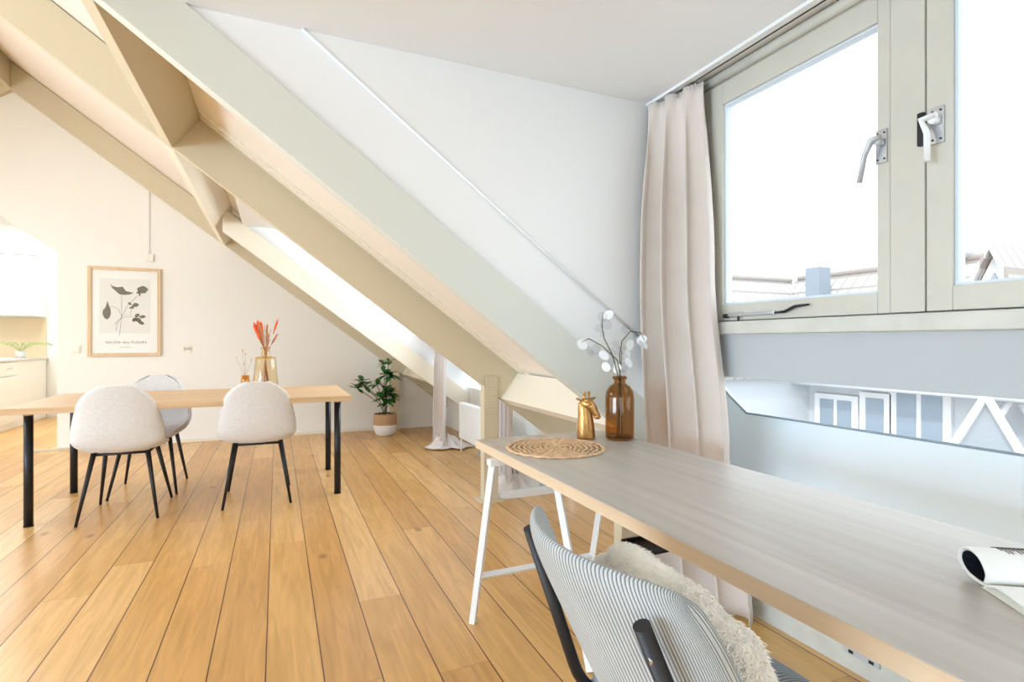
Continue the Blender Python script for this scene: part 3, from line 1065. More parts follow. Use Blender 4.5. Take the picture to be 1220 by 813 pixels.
def shell_chair(label, loc, rz):
    ch = thing('dining_chair', label, 'chair', loc, rz, 'ivory upholstered dining chairs')
    # centre line: y, z, half width, edge raise, edge wrap forward
    CP = [(0.235, 0.405, 0.10, 0.00, 0.0), (0.235, 0.43, 0.165, 0.00, 0.0), (0.16, 0.452, 0.215, 0.015, 0.0), (0.03, 0.448, 0.232, 0.03, 0.0),
          (-0.10, 0.445, 0.238, 0.06, 0.0), (-0.185, 0.475, 0.240, 0.07, 0.02), (-0.222, 0.55, 0.238, 0.03, 0.06),
          (-0.238, 0.64, 0.225, 0.01, 0.07), (-0.250, 0.73, 0.204, -0.002, 0.055), (-0.262, 0.80, 0.174, -0.012, 0.04), (-0.27, 0.852, 0.124, -0.022, 0.02), (-0.272, 0.877, 0.06, -0.012, 0.005)]

    def f(u, v):
        y, z, hw, er, ew = interp(CP, v)
        s = (u - 0.5) * 2
        sw = math.sin(s * PI / 2)
        return (sw * hw, y + ew * s * s, z + er * s * s)
    MB().grid(f, 18, 34).build('shell', 'boucle', ch, solid=0.034, subsurf=1)
    b = MB()
    b.tube([(-0.15, -0.11, 0.424), (-0.15, 0.17, 0.424)], 0.009, 8)
    b.tube([(0.15, -0.11, 0.424), (0.15, 0.17, 0.424)], 0.009, 8)
    b.tube([(-0.15, -0.11, 0.424), (0.15, -0.11, 0.424)], 0.009, 8)
    b.tube([(-0.15, 0.17, 0.424), (0.15, 0.17, 0.424)], 0.009, 8)
    b.build('underframe', 'blackm', ch)
    for sx in (-1, 1):
        for sy in (-1, 1):
            MB().tube([(sx * 0.145, 0.03 + sy * 0.14, 0.436), (sx * 0.215, 0.06 + sy * 0.255, 0.002)], [0.0155, 0.0085], 14).build('leg', 'blackm', ch)
    return ch


c1 = shell_chair('ivory upholstered chair with its back to us, left of the two nearer chairs', (-0.925, 4.315, 0), 0)
dup(c1, (-0.125, 4.325, 0), 0.0, 'ivory upholstered chair with its back to us, in front of the amber vase')
dup(c1, (-0.905, 5.02, 0), PI, 'ivory upholstered chair facing us on the far side of the table')

# ------------------------------------------------------------ vases on the dining table
v = thing('glass_bottle_vase', 'large pale amber bottle vase on the dining table behind a chair', 'vase', (-0.085, 4.80, 0.75))
MB().lathe([(0.0, 0.003), (0.085, 0.003), (0.098, 0.015), (0.096, 0.05), (0.086, 0.16), (0.077, 0.255), (0.07, 0.268), (0.036, 0.275), (0.032, 0.29), (0.033, 0.345), (0.037, 0.35),
            (0.034, 0.348), (0.029, 0.33), (0.029, 0.285), (0.066, 0.263), (0.074, 0.25), (0.092, 0.05), (0.085, 0.014), (0, 0.010)], n=40).build('bottle', 'amberl', v)
MB().lathe([(0.0375, 0.346), (0.0395, 0.349), (0.0375, 0.352), (0.035, 0.349), (0.0375, 0.346)], n=32).build('rim', 'orangeg', v)
MB().lathe([(0.078, 0.262), (0.0805, 0.266), (0.075, 0.272), (0.040, 0.278)], n=40).build('shoulder', 'orangeg', v)
fl = thing('dried_flower_bunch', 'bunch of orange and brown dried flowers in the large amber vase', 'flowers', (-0.085, 4.80, 0.765))
b = MB()
tips = []
for i in range(15):
    a = random.uniform(0, 2 * PI)
    rt = random.uniform(0.02, 0.10)
    top = Vector((math.cos(a) * rt, math.sin(a) * rt * 0.7, random.uniform(0.40, 0.52)))
    bot = Vector((-math.cos(a) * rt * 0.5, -math.sin(a) * 0.03, 0.003))
    mid_ = Vector((top.x * 0.12, top.y * 0.12, 0.30))
    b.tube([bot, mid_, top], 0.0022, 5)
    tips.append((mid_, top))
b.build('stalks', 'dry', fl)
for (m_, tp) in tips[:9]:
    d = (tp - m_).normalized()
    MB().tube([tp - d * 0.09, tp - d * 0.05, tp, tp + d * 0.02], [0.003, 0.009, 0.007, 0.001], 7).build('dried_spike', 'dry', fl)
for ox, oy, oz in ((-0.045, 0, 0.50), (-0.062, 0.015, 0.47), (-0.035, 0.02, 0.52), (-0.05, -0.015, 0.45), (-0.078, 0.01, 0.51), (-0.03, -0.01, 0.46), (0.085, 0.0, 0.54), (-0.055, 0.0, 0.53)):
    tp = Vector((ox, oy, oz))
    d = (tp - Vector((0, 0, 0.26))).normalized()
    MB().tube([tp - d * 0.10, tp - d * 0.05, tp, tp + d * 0.03], [0.002, 0.013, 0.014, 0.002] if ox < 0.05 else [0.002, 0.007, 0.008, 0.002], 8).build('orange_head', 'orange', fl)
v = thing('small_glass_vase', 'small orange glass vase left of the large bottle vase', 'vase', (-0.235, 4.86, 0.75))
MB().lathe([(0.0, 0.002), (0.034, 0.002), (0.036, 0.01), (0.032, 0.09), (0.027, 0.125), (0.025, 0.125), (0.030, 0.09), (0.033, 0.012), (0, 0.010)], n=28).build('glass', 'orangeg', v)
MB().lathe([(0, 0.095), (0.024, 0.095), (0.024, 0.122), (0, 0.122)], n=24).build('orange_collar', 'orangeg', v)
fl = thing('dried_grass_sprigs', 'sparse pale dried sprigs in the small orange vase', 'flowers', (-0.235, 4.86, 0.765))
b = MB()
for x, y, z in ((-0.02, 0.0, 0.30), (-0.065, 0.0, 0.25), (0.045, 0.01, 0.23), (-0.01, -0.01, 0.19), (0.0, 0.0, 0.27)):
    b.tube([(0, 0, 0.0), (x * 0.2, y, 0.12), (x, y, z)], 0.0012, 5)
    MB().ball((x, y, z + 0.012), 0.008, 0.008, 0.015, 10).build('seed_head', 'pampas', fl)
b.build('sprigs', 'palestem', fl)

# ------------------------------------------------------------ potted plant
pp = thing('potted_plant', 'green leafy plant in a two-tone jute pot in the far corner', 'plant', (1.215, 6.66, 0))
MB().lathe([(0.0, 0.0), (0.095, 0.0), (0.118, 0.03), (0.137, 0.09), (0.142, 0.135)], n=40).build('pot_base', 'jutew', pp)
MB().lathe([(0.142, 0.135), (0.141, 0.20), (0.136, 0.262), (0.130, 0.268), (0.126, 0.26), (0.128, 0.225), (0.0, 0.225)], n=40).build('pot_rim', 'jute', pp)
MB().lathe([(0, 0.235), (0.126, 0.232)], n=32).build('soil', 'soil', pp)
stems = MB()
lv = MB()
hand = (0.9162, -0.4008)      # sideways direction of the plant's widest spread


def leaf_whorl(c, r_, n_, tilt0, seed):
    rnd = random.Random(seed)
    for i in range(n_):
        a = 2 * PI * i / n_ + rnd.uniform(-0.4, 0.4)
        el = rnd.uniform(-0.55, 0.9) + tilt0
        d = Vector((math.cos(a) * math.cos(el), math.sin(a) * math.cos(el), math.sin(el)))
        L = r_ * rnd.uniform(0.75, 1.15)
        side = d.cross(Vector((0, 0, 1)))
        if side.length < 0.1:
            side = Vector((1, 0, 0))
        side.normalize()
        nrm = side.cross(d).normalized()
        w = L * 0.24
        prof = [(0.0, 0.04), (0.2, 0.55), (0.45, 1.0), (0.7, 0.85), (0.9, 0.35), (1.0, 0.02)]
        rows = []
        for s_, ww in prof:
            cpt = Vector(c) + d * (L * s_) + Vector((0, 0, -0.20 * L * s_ * s_))
            rows.append([lv.bm.verts.new(cpt - side * w * ww + nrm * w * 0.25 * ww), lv.bm.verts.new(cpt), lv.bm.verts.new(cpt + side * w * ww + nrm * w * 0.25 * ww)])
        for ra, rb in zip(rows, rows[1:]):
            for q in (0, 1):
                fc = lv.bm.faces.new([ra[q], ra[q + 1], rb[q + 1], rb[q]])
                fc.smooth = True


def at_h(s, z, d=0.0):
    return (hand[0] * s - hand[1] * 0 + 0.4 * d, hand[1] * s + 0.92 * d, z)


for s_, z_, n_, r_ in ((0.045, 0.90, 6, 0.11), (-0.015, 0.86, 6, 0.12), (0.015, 0.74, 9, 0.15), (0.075, 0.72, 8, 0.14), (-0.10, 0.62, 7, 0.13), (-0.29, 0.66, 8, 0.13), (-0.33, 0.57, 8, 0.13), (-0.25, 0.60, 6, 0.12),
                       (0.015, 0.52, 10, 0.15), (-0.03, 0.45, 9, 0.15), (0.08, 0.44, 9, 0.14), (0.02, 0.40, 8, 0.13), (0.07, 0.52, 8, 0.13)):
    for dd in (0, 0.05):
        leaf_whorl(at_h(s_, z_, dd - 0.02), r_, max(4, n_ - 2), 0.1, int(s_ * 1000 + z_ * 100 + dd * 900))
    stems.tube([at_h(0.01, 0.23), at_h(s_ * 0.25, 0.23 + (z_ - 0.23) * 0.5), at_h(s_, z_)], 0.0045, 6)
for a in (0.3, 1.6, 3.0, 4.4):
    stems.tube([(0, 0, 0.28), (0.05 * math.cos(a), 0.05 * math.sin(a), 0.27), (0.11 * math.cos(a), 0.11 * math.sin(a), 0.236)], 0.008, 6)
stems.build('stems', 'stem', pp)
lv.build('leaves', 'leaf', pp, fix=False)

# ------------------------------------------------------------ desk with trestles
dk = thing('desk', 'whitewashed oak desk board along the dormer window', 'desk', (1.0725, 1.12, 0))
MB().box(-0.3125, 0.3125, -1.0, 0.992, 0.7055, 0.74).build('desktop', 'desk', dk, bevel=0.0015)
MB().box(-0.3137, -0.3125, -1.0, 0.992, 0.7062, 0.7385).build('front_edge', 'deskedge', dk)
b = MB()
b.box(-0.215, 0.26, 0.0, 0.10, 0.600, 0.604)
b.box(-0.215, 0.26, 0.0, 0.006, 0.600, 0.618)
b.box(-0.215, 0.26, 0.094, 0.10, 0.600, 0.612)
b.box(-0.12, -0.10, 0.045, 0.055, 0.604, 0.7055)
b.box(0.20, 0.22, 0.045, 0.055, 0.604, 0.7055)
b.build('cable_tray', 'black', dk)


def trestle(label, loc, rz):
    t = thing('trestle', label, 'trestle', loc, rz, 'white steel trestles')

    def bar(name, a, c, w=0.013, d=0.013):
        a, c = Vector(a), Vector(c)
        return MB().tube([a, c], w * 1.3, 4).build(name, 'wmetal', t)
    # top beam runs across the desk, three splayed legs
    MB().box(-0.27, 0.27, -0.02, 0.02, 0.680, 0.7055).build('top_beam', 'wmetal', t, bevel=0.003)
    bar('leg', (-0.252, 0.0, 0.69), (-0.268, 0.185, 0.0))
    bar('leg', (0.265, 0.0, 0.69), (0.27, 0.185, 0.0))
    bar('leg', (0.0, 0.0, 0.69), (0.0, -0.285, 0.0))
    bar('crossbar', (-0.262, 0.129, 0.21), (0.268, 0.129, 0.21), 0.011)
    bar('stretcher', (0.0, 0.129, 0.21), (0.0, -0.20, 0.21), 0.011)
    return t


t1 = trestle('white three-legged steel trestle under the left end of the desk', (1.0, 1.89, 0), 0)
trestle('white three-legged steel trestle under the near right end of the desk', (1.0, 0.42, 0), PI)

# placemat
pm = thing('placemat', 'round woven rattan placemat on the desk', 'placemat', (0.975, 1.815, 0.741))
b = MB()
n_ = 96
for i in range(1, 10):
    r_ = 0.019 + 0.0200 * (i - 1) + (0.003 if i == 9 else 0)
    for dz in (0.0035,):
        b.tube([(r_ * math.cos(2 * PI * k_ / n_), r_ * math.sin(2 * PI * k_ / n_), dz + 0.0015 * math.sin(24 * 2 * PI * k_ / n_)) for k_ in range(n_ + 1)], 0.0052 if i < 9 else 0.0075, 6, cap=False, flat=0.7)
b.build('coils', 'rattan', pm)
b = MB()
for k_ in range(28):
    a = 2 * PI * k_ / 28
    b.tube([((0.005 if k_ % 4 == 0 else 0.06) * math.cos(a), (0.005 if k_ % 4 == 0 else 0.06) * math.sin(a), 0.0038), (0.19 * math.cos(a), 0.19 * math.sin(a), 0.0038)], 0.0016, 5)
b.build('spokes', 'rattan', pm)

# giraffe head figurine
g = thing('giraffe_figurine', 'gold giraffe head figurine on the desk', 'figurine', (1.20, 1.955, 0.74), -TH)
g.scale = (1.06, 1.06, 1.06)
b = MB()


def gl_ring(zs):
    # neck: thick leaning column
    n2 = 22
    rings = []
    for z_, cx, rx, ry in zs:
        rings.append([b.bm.verts.new((cx + rx * math.cos(2 * PI * k_ / n2), ry * math.sin(2 * PI * k_ / n2), z_)) for k_ in range(n2)])
    for a_, b__ in zip(rings, rings[1:]):
        for k_ in range(n2):
            fc = b.bm.faces.new([a_[k_], a_[(k_ + 1) % n2], b__[(k_ + 1) % n2], b__[k_]])
            fc.smooth = True
    b.bm.faces.new(rings[0][::-1])
    b.bm.faces.new(rings[-1])


gl_ring([(0, -0.002, 0.036, 0.032), (0.008, -0.002, 0.037, 0.033), (0.05, -0.003, 0.034, 0.030), (0.09, -0.005, 0.030, 0.027), (0.12, -0.008, 0.027, 0.024), (0.14, -0.010, 0.023, 0.021), (0.150, -0.012, 0.012, 0.012)])
# head: skull, long muzzle drooping to the right, lips, eyes
b.tube([(-0.022, 0.004, 0.126), (-0.010, -0.002, 0.139), (0.008, -0.009, 0.136), (0.022, -0.015, 0.121), (0.032, -0.019, 0.104), (0.039, -0.022, 0.090), (0.042, -0.023, 0.081)],
       [0.010, 0.0225, 0.0235, 0.0185, 0.0135, 0.0125, 0.007], 16)
b.ball((0.039, -0.022, 0.0895), 0.0140, 0.0140, 0.0105, 14)
b.ball((0.044, -0.028, 0.094), 0.004, 0.004, 0.003, 8)
b.ball((0.006, -0.0305, 0.139), 0.0065, 0.004, 0.006, 10)
b.ball((0.024, 0.006, 0.133), 0.006, 0.006, 0.006, 10)
b.ball((-0.002, -0.012, 0.152), 0.013, 0.013, 0.010, 12)
b.build('body', 'gold', g)
for sx, sy in ((-0.010, -0.014), (0.010, 0.004)):
    b = MB()
    b.tube([(sx, sy, 0.150), (sx - 0.001, sy, 0.166), (sx - 0.001, sy, 0.178)], [0.0065, 0.0048, 0.0050], 10)
    b.ball((sx - 0.001, sy, 0.182), 0.0072, 0.0072, 0.006, 10)
    b.build('horn', 'gold', g)
for base, tip in (((-0.018, -0.010, 0.150), (-0.047, -0.016, 0.163)), ((0.012, 0.010, 0.150), (0.040, 0.026, 0.163))):
    ba, ti = Vector(base), Vector(tip)
    MB().tube([ba, ba.lerp(ti, 0.4), ba.lerp(ti, 0.75), ti], [0.005, 0.0115, 0.0095, 0.001], 12, flat=0.45).build('ear', 'gold', g)

# amber bottle with lunaria
v = thing('amber_bottle', 'large brown amber glass bottle on the desk beside the curtain', 'bottle', (1.318, 1.885, 0.74))
MB().lathe([(0.0, 0.003), (0.052, 0.002), (0.0595, 0.010), (0.060, 0.03), (0.060, 0.175), (0.056, 0.200), (0.043, 0.222), (0.030, 0.230), (0.0245, 0.234), (0.0245, 0.249), (0.029, 0.252), (0.029, 0.262), (0.026, 0.264),
            (0.021, 0.262), (0.020, 0.236), (0.040, 0.219), (0.053, 0.198), (0.0565, 0.175), (0.0565, 0.03), (0.055, 0.012), (0.0, 0.009)], n=48).build('glass', 'amber', v)
MB().lathe([(0.0248, 0.2515), (0.0296, 0.2535), (0.0296, 0.2615), (0.0260, 0.2645)], n=40).build('lip', 'amber', v)
MB().lathe([(0.0, 0.0005), (0.050, 0.0005), (0.057, 0.006), (0.0585, 0.012), (0, 0.012)], n=40).build('thick_base', 'amber', v)
fl = thing('honesty_sprigs', 'sprigs of white translucent seed pods in the amber bottle', 'flowers', (1.318, 1.885, 0.752))
R_ = Vector((0.9162, -0.4008, 0))      # across
F_ = Vector((0.4008, 0.9162, 0))
b = MB()
pet = MB()
petw = MB()


def P3(s_, z_, d_=0.0):
    return R_ * s_ + F_ * d_ + Vector((0, 0, z_))


sprigs = [
    [P3(0.0, 0.0), P3(-0.004, 0.24), P3(-0.03, 0.34), P3(-0.065, 0.41), P3(-0.075, 0.46), P3(-0.07, 0.52)],
    [P3(0.01, 0.0), P3(0.004, 0.25), P3(-0.01, 0.32), P3(-0.075, 0.38), P3(-0.13, 0.41), P3(-0.16, 0.395)],
    [P3(-0.01, 0.0), P3(0.002, 0.26), P3(0.0, 0.34), P3(0.01, 0.40), P3(0.045, 0.44), P3(0.09, 0.435), P3(0.105, 0.40)],
    [P3(0.0, 0.0, 0.01), P3(0.0, 0.25), P3(0.01, 0.30, 0.02), P3(0.015, 0.36, 0.03)],
]
for s_ in sprigs:
    b.tube(s_, [0.0022] * (len(s_) - 1) + [0.001], 6)
b.build('stems', 'stem', fl)


def disc(mb, c, r_, nrm):
    nrm = Vector(nrm).normalized()
    u_ = nrm.orthogonal().normalized()
    w_ = nrm.cross(u_)
    vs_ = [mb.bm.verts.new(Vector(c) + (u_ * math.cos(2 * PI * k_ / 16) * r_ + w_ * math.sin(2 * PI * k_ / 16) * r_ * 1.18)) for k_ in range(16)]
    mb.bm.faces.new(vs_)


rp = random.Random(5)
spots = [(-0.155, 0.385, 0.021), (-0.12, 0.355, 0.020), (-0.095, 0.365, 0.022), (-0.07, 0.34, 0.020), (-0.055, 0.47, 0.022), (-0.075, 0.50, 0.021), (-0.045, 0.51, 0.020), (-0.09, 0.455, 0.018), (0.02, 0.45, 0.020),
         (0.04, 0.385, 0.021), (0.02, 0.33, 0.022), (0.075, 0.415, 0.020), (0.095, 0.405, 0.020), (0.06, 0.435, 0.019), (-0.03, 0.31, 0.022), (-0.01, 0.285, 0.020), (0.015, 0.29, 0.021), (-0.035, 0.35, 0.020), (-0.055, 0.29, 0.018),
         (0.0, 0.36, 0.02), (-0.02, 0.385, 0.018), (0.03, 0.345, 0.019), (0.005, 0.265, 0.020), (-0.07, 0.43, 0.016), (0.035, 0.31, 0.02)]
for i, (s_, z_, r_) in enumerate(spots):
    nrm = F_ * -1 + R_ * rp.uniform(-0.9, 0.9) + Vector((0, 0, rp.uniform(-0.5, 0.5)))
    pd = MB()
    disc(pd, P3(s_, z_, rp.uniform(-0.03, 0.03)), r_, nrm)
    pd.build('white_pod' if i % 3 == 0 else 'clear_pod', 'petalw' if i % 3 == 0 else 'petal', fl, fix=False)
for s_, z_ in ((0.098, 0.385), (0.108, 0.38), (0.088, 0.39)):
    pd = MB()
    disc(pd, P3(s_, z_), 0.013, (0.3, -1, 0.2))
    pd.build('white_pod', 'petalw', fl, fix=False)

# open magazine at the right edge of the desk
mg = thing('magazine', 'open magazine with a curled page on the desk', 'magazine', (1.075, 0.505, 0.74), 0)
Rv = Vector((0.83, -0.55, 0)).normalized()      # along the spine, away to the right
Tv = Vector((Rv.y, -Rv.x, 0))                    # towards the front edge
if Tv.x > 0:
    Tv = -Tv
sp_ = -Rv * 0.0 + Tv * 0.005


def sheet(prof, L0, L1, th=0.0022, z0=0.0):
    # prof: (t, z) across the spine
    mb = MB()
    mb.grid(lambda u, v: tuple(Rv * (L0 + (L1 - L0) * u) + Tv * interp(prof, v)[0] + Vector((0, 0, interp(prof, v)[1] + z0))), 2, 30)
    return mb


curl = [(0.0, 0.006), (-0.02, 0.005), (-0.045, 0.010), (-0.062, 0.026), (-0.056, 0.045), (-0.034, 0.052), (-0.008, 0.046), (0.008, 0.026), (0.004, 0.010)]
sheet(curl, 0.0, 0.30).build('curled_pages', 'paper', mg, solid=0.004, fix=False)
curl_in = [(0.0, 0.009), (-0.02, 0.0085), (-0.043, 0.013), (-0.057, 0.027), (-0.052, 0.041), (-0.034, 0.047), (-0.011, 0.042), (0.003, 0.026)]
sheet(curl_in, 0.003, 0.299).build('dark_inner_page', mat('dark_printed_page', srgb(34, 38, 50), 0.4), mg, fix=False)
flat = [(0.004, 0.004), (0.03, 0.014), (0.07, 0.013), (0.12, 0.008), (0.165, 0.003)]
sheet(flat, 0.0, 0.30).build('flat_pages', 'paper', mg, solid=0.004, fix=False)
sheet([(0.0, 0.0015), (0.08, 0.0015), (0.175, 0.0015)], -0.002, 0.302).build('cover', mat('cover_paper', srgb(232, 228, 214), 0.5), mg, solid=0.002, fix=False)
b = MB()
for i in range(9):
    t0 = 0.0 + 0.0
    zz = 0.0
    s0 = 0.045 + i * 0.006
    p0 = [Rv * s0 + Tv * interp(curl, v_)[0] + Vector((0, 0, interp(curl, v_)[1] + 0.0032)) for v_ in (0.52, 0.58, 0.64, 0.70 if i % 3 else 0.66)]
    b.tube(p0, 0.0009, 4)
b.build('printed_text', 'ink', mg)
b = MB()
for s0, s1, ta, tb in ((0.06, 0.13, 0.035, 0.06), (0.06, 0.13, 0.075, 0.125), (0.15, 0.27, 0.035, 0.12)):
    b.grid(lambda u, v: tuple(Rv * (s0 + (s1 - s0) * u) + Tv * (ta + (tb - ta) * v) + Vector((0, 0, 0.0172 - 0.06 * max(0, (ta + (tb - ta) * v) - 0.035)))), 2, 6)
b.build('printed_photo', mat('grey_blue_photo_print', srgb(120, 128, 140), 0.4), mg, fix=False)

# ------------------------------------------------------------ desk chair with corduroy seat
dc = thing('desk_chair', 'grey corduroy chair with black tube frame pulled up to the desk', 'chair', (0, 0, 0))
YC, HW = 0.715, 0.232


def back_fn(u, v):
    s = (u - 0.5) * 2
    # superellipse outline
    tz = v * 2 - 1
    hw = HW * (1 - 0.10 * max(0, -tz) ** 2 - 0.14 * abs(tz) ** 6)
    sy = math.sin(s * PI / 2 * 0.98)
    z = 0.655 + tz * 0.185 * (1 - 0.10 * s ** 4)
    x = 0.495 - 0.09 * tz * 1.0 + 0.075 * sy * sy - 0.026
    return (x, YC + hw * sy, z + 0.012)


def pad(fn, th, ax):
    def side(sg):
        def f(u, v):
            p = Vector(fn(u, v))
            s_, t_ = (u - 0.5) * 2, (v - 0.5) * 2
            k_ = max(abs(s_), abs(t_))
            h = th * math.sqrt(max(0.0, 1 - k_ ** 5))
            return tuple(p + Vector(ax) * (h * sg))
        return f
    m = MB()
    # spread the samples so that the rim is round
    def sp(q):
        return 0.5 + 0.5 * math.sin((q - 0.5) * PI) * 1.0 if False else q
    m.grid(side(1), 44, 36)
    m.grid(side(-1), 44, 36)
    bmesh.ops.remove_doubles(m.bm, verts=m.bm.verts[:], dist=0.0004)
    return m


bo = pad(back_fn, 0.019, (0.97, 0, 0.22)).build('backrest', 'cordg', dc, subsurf=1)


def seat_fn(u, v):
    s = (u - 0.5) * 2
    t_ = v
    hw = 0.225 * (0.90 + 0.12 * math.sin(t_ * PI))
    sy = math.sin(s * PI / 2 * 0.97)
    return (0.55 + 0.42 * t_ - 0.02 * s * s * (1 if t_ > 0.5 else -1), YC + hw * sy, 0.486 - 0.018 * s ** 4 - 0.03 * max(0, t_ - 0.8) * 5 * 0.6)


pad(seat_fn, 0.028, (0, 0, 1)).build('seat', 'cordb', dc, subsurf=1)


def rounded(pts, r_=0.05, n2=6):
    pts = [Vector(p_) for p_ in pts]
    out = [pts[0]]
    for a_, p_, c_ in zip(pts, pts[1:], pts[2:]):
        da = (a_ - p_).normalized() * min(r_, (a_ - p_).length * 0.45)
        dc_ = (c_ - p_).normalized() * min(r_, (c_ - p_).length * 0.45)
        for k_ in range(n2 + 1):
            t_ = k_ / n2
            out.append((p_ + da) * (1 - t_) ** 2 + p_ * 2 * t_ * (1 - t_) + (p_ + dc_) * t_ * t_)
    out.append(pts[-1])
    return out


for sy in (-1, 1):
    y = YC + sy * 0.185
    yo = YC + sy * 0.20
    tb = MB().tube(rounded([(0.424 if sy > 0 else 0.402, y - (0.010 if sy > 0 else 0), 0.808), (0.555, yo - (0.01 if sy > 0 else 0), 0.445), (0.93, yo, 0.430), (0.955, yo, 0.01)], 0.09, 8), 0.0115, 14).build('side_frame', 'blackm', dc)
    MB().tube([(0.62, yo, 0.43), (0.50, yo, 0.008)], 0.0125, 14).build('leg', 'blackm', dc)
    if sy < 0:
        MB().tube([(0.4085, y - 0.004, 0.766), (0.4145, y - 0.004, 0.768)], 0.006, 12).build('screw', 'chrome', tb)
MB().tube([(0.60, YC - 0.20, 0.428), (0.60, YC + 0.20, 0.428)], 0.010, 12).build('crossbar', 'blackm', dc)
MB().tube([(0.90, YC - 0.20, 0.424), (0.90, YC + 0.20, 0.424)], 0.010, 12).build('crossbar', 'blackm', dc)

# furry cushion leaning on the backrest
fc_ = thing('cushion', 'ivory shaggy faux fur cushion leaning on the corduroy chair back', 'cushion', (0.585, YC - 0.02, 0.640))
rc = Matrix.Rotation(-0.22, 3, 'Y')
rr_ = random.Random(11)


def cush(a, e):
    # superellipsoid: thickness x, width y, height z
    ce, se = math.cos(e), math.sin(e)
    ca, sa = math.cos(a), math.sin(a)
    def pw(q, n2):
        return abs(q) ** n2 * (1 if q >= 0 else -1)
    # pole axis = x (thickness)
    y = 0.205 * pw(ce, 0.75) * pw(ca, 0.72)
    z = 0.152 * pw(ce, 0.75) * pw(sa, 0.72)
    x = 0.062 * pw(se, 1.0)
    wob = 1 + 0.05 * math.sin(5 * a + 1) + 0.03 * math.sin(11 * a)
    return rc @ Vector((x, y * wob, z * wob))


MB().grid(lambda u, v: tuple(cush(2 * PI * u, -PI / 2 + PI * v)), 72, 36).build('cover', 'fur', fc_)
b = MB()
for i in range(26000):
    a = rr_.uniform(0, 2 * PI)
    e = math.asin(rr_.uniform(-0.97, 0.97))
    p0 = cush(a, e)
    nrm = Vector((p0.x * 9, p0.y, p0.z)).normalized()
    d = (nrm + Vector((rr_.gauss(0, 0.5), rr_.gauss(0, 0.5), rr_.gauss(0, 0.5) - 0.15))).normalized()
    L = rr_.uniform(0.003, 0.0075)
    s_ = d.orthogonal().normalized() * 0.0011
    m1 = p0 + d * L * 0.6
    tp = p0 + d * L + Vector((rr_.gauss(0, 0.003), rr_.gauss(0, 0.003), -0.003))
    v0, v1, v2, v3, v4 = [b.bm.verts.new(q) for q in (p0 - s_, p0 + s_, m1 + s_, m1 - s_, tp)]
    b.bm.faces.new([v0, v1, v2, v3])
    b.bm.faces.new([v3, v2, v4])
fo = b.build('fur', 'fur', fc_, fix=False)
fo['kind'] = 'stuff'

# metal latch on the skirting and a black object under the desk
lt = thing('metal_latch', 'bright metal latch plate on the skirting under the desk', 'latch', (1.832, 1.20, 0.075))
MB().box(-0.010, 0, -0.06, 0.06, -0.012, 0.012).build('plate', 'greymetal', lt, bevel=0.002)
for y in (-0.035, 0.035):
    MB().box(-0.012, -0.0101, y - 0.008, y + 0.008, -0.006, 0.004).build('slot', 'blackm', lt)
bk = thing('power_adapter', 'black rounded plug adapter on the floor under the desk', 'adapter', (1.79, 1.045, 0))
MB().lathe([(0, 0.0), (0.035, 0.0), (0.038, 0.01), (0.036, 0.045), (0.028, 0.055), (0, 0.057)], n=28).build('body', 'blackm', bk)
MB().lathe([(0.0365, 0.038), (0.0405, 0.040), (0.0365, 0.048)], n=28).build('rim', 'wmetal', bk)

# ------------------------------------------------------------ outside: neighbouring houses
struct(MB().box(2.6, 60, -30, 60, -6.2, -6.0).build('ground_outside', 'ground'), 'pale courtyard ground far below')
hb = thing('neighbour_house', 'L-shaped pale tiled house across the courtyard with blue-grey chimney', 'building', (11.9, 3.0, -6))
Z0 = 6.0
b = MB().prism([(0, -6, 0), (4.6, -6, 0), (4.6, -6, 6.45), (2.3, -6, 8.75), (0, -6, 6.45)], (0, 14.2, 0))
b.build('wall', 'extwall', hb)
b = MB()
b.prism([(-0.25, -6.2, 6.30), (2.3, -6.2, 8.86), (2.3, -6.2, 9.0), (-0.35, -6.2, 6.38)], (0, 14.5, 0))
b.prism([(2.3, -6.2, 8.86), (4.85, -6.2, 6.30), (4.95, -6.2, 6.38), (2.3, -6.2, 9.0)], (0, 14.5, 0))
b.build('roof', 'tilesB', hb)
MB().tube([(2.3, -6.2, 9.0), (2.3, 8.2, 9.0)], 0.09, 8).build('ridge', mat('ridge_tile', srgb(150, 140, 134), 0.8), hb)
MB().box(1.15, 1.6, 6.70, 7.10, 7.3, 9.12).build('chimney', 'chimney', hb)
b = MB().tube([(2.2, 4.6, 9.0), (2.2, 4.6, 9.35)], 0.06, 8)
b.lathe([(0.0, 0.0), (0.35, 0.0), (0.3, 0.08), (0, 0.1)], (2.2, 4.6, 9.35), 14)
b.box(1.9, 2.5, 3.9, 5.4, 9.02, 9.14)
b.build('roof_vent', 'extgrey', hb)
sk = MB().box(0.42, 1.0, 4.45, 5.05, 7.0, 7.62).build('roof_window', 'extwhite', hb)
MB().box(0.38, 0.42, 4.52, 4.98, 7.08, 7.55).build('pane', 'extglass', sk)
# gabled dormer on the right
gd = MB().prism([(0.1, 1.95, 7.6), (0.1, 2.95, 7.6), (0.1, 2.45, 8.75)], (2.4, 0, 0)).build('gable_dormer', 'extwhite', hb)
b = MB()
b.prism([(-0.1, 1.78, 7.52), (-0.1, 2.45, 8.95), (-0.1, 2.45, 8.82), (-0.1, 1.88, 7.50)], (2.6, 0, 0))
b.prism([(-0.1, 3.12, 7.52), (-0.1, 2.45, 8.95), (-0.1, 2.45, 8.82), (-0.1, 3.02, 7.50)], (2.6, 0, 0))
b.build('dormer_roof', 'tilesA', gd)
MB().prism([(0.06, 2.2, 7.85), (0.06, 2.7, 7.85), (0.06, 2.45, 8.4)], (0.05, 0, 0)).build('pane', 'extglass', gd)
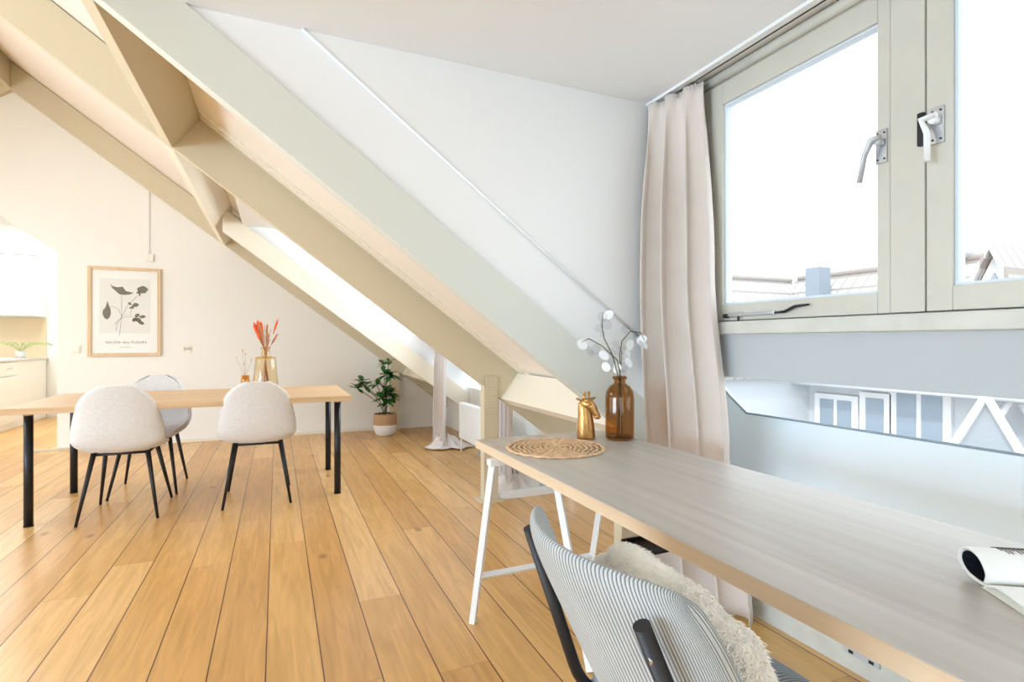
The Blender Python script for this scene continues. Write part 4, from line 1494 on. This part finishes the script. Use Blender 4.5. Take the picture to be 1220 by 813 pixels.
# facade windows
for y0, y1, z0, z1, nm in ((6.85, 7.90, 3.9, 5.35, 'window'), (4.95, 5.80, 3.9, 5.80, 'window'), (4.25, 4.72, 3.6, 5.92, 'door'), (3.15, 4.08, 3.4, 6.10, 'window')):
    f_ = MB().box(-0.08, 0.0, y0 - 0.1, y1 + 0.1, z0 - 0.1, z1 + 0.12).build(nm, 'extwhite', hb)
    n3 = 2 if nm == 'window' else 1
    b = MB()
    wd = (y1 - y0) / n3
    for i in range(n3):
        b.box(-0.10, -0.081, y0 + i * wd + 0.05, y0 + (i + 1) * wd - 0.05, z0, z1)
    b.build('pane', 'extglass', f_)
b = MB()
b.tube([(-0.6, 8.2, 6.22), (-0.6, -6, 6.22)], 0.09, 8)
b.box(-0.65, 0, -6, 8.2, 6.28, 6.33)
b.build('gutter', 'extwhite', hb)
# triangular conservatory gable
cg = thing('conservatory', 'white framed glass conservatory with triangular grey gable', 'conservatory', (10.6, 4.93, -6))
b = MB()
for a_, c_ in (((0, -1.0, 4.35), (0, 0.0, 6.27)), ((0, 1.0, 4.35), (0, 0.0, 6.27)), ((0, -1.0, 4.35), (0, 1.0, 4.35)), ((0.9, -1.0, 4.35), (0.9, 0, 6.27)), ((0.9, 1.0, 4.35), (0.9, 0, 6.27))):
    b.tube([a_, c_], 0.06, 6)
b.build('frame', 'extwhite', cg)
MB().prism([(0.05, -0.92, 4.38), (0.05, 0.92, 4.38), (0.05, 0, 6.15)], (0.02, 0, 0)).build('gable_glass', 'extgrey', cg)
MB().box(0, 0.95, -1.05, 1.05, 0, 4.3).build('wall', 'extwhite', cg)
w_ = MB().prism([(2.2, 6.1, 0), (2.2, 10.7, 0), (2.2, 10.7, 6.4), (2.2, 8.4, 8.7), (2.2, 6.1, 6.4)], (-9.5, 0, 0)).build('wing_wall', 'extwall', hb)
b = MB()
b.prism([(2.2, 5.9, 6.30), (2.2, 8.4, 8.80), (2.2, 8.4, 8.95), (2.2, 5.8, 6.40)], (-9.8, 0, 0))
b.prism([(2.2, 10.9, 6.30), (2.2, 8.4, 8.80), (2.2, 8.4, 8.95), (2.2, 11.0, 6.40)], (-9.8, 0, 0))
b.build('wing_roof', 'tilesA', hb)
MB().tube([(2.2, 8.4, 8.97), (-7.6, 8.4, 8.97)], 0.08, 8).build('wing_ridge', mat('side_ridge_tile', srgb(168, 160, 152), 0.8), hb)
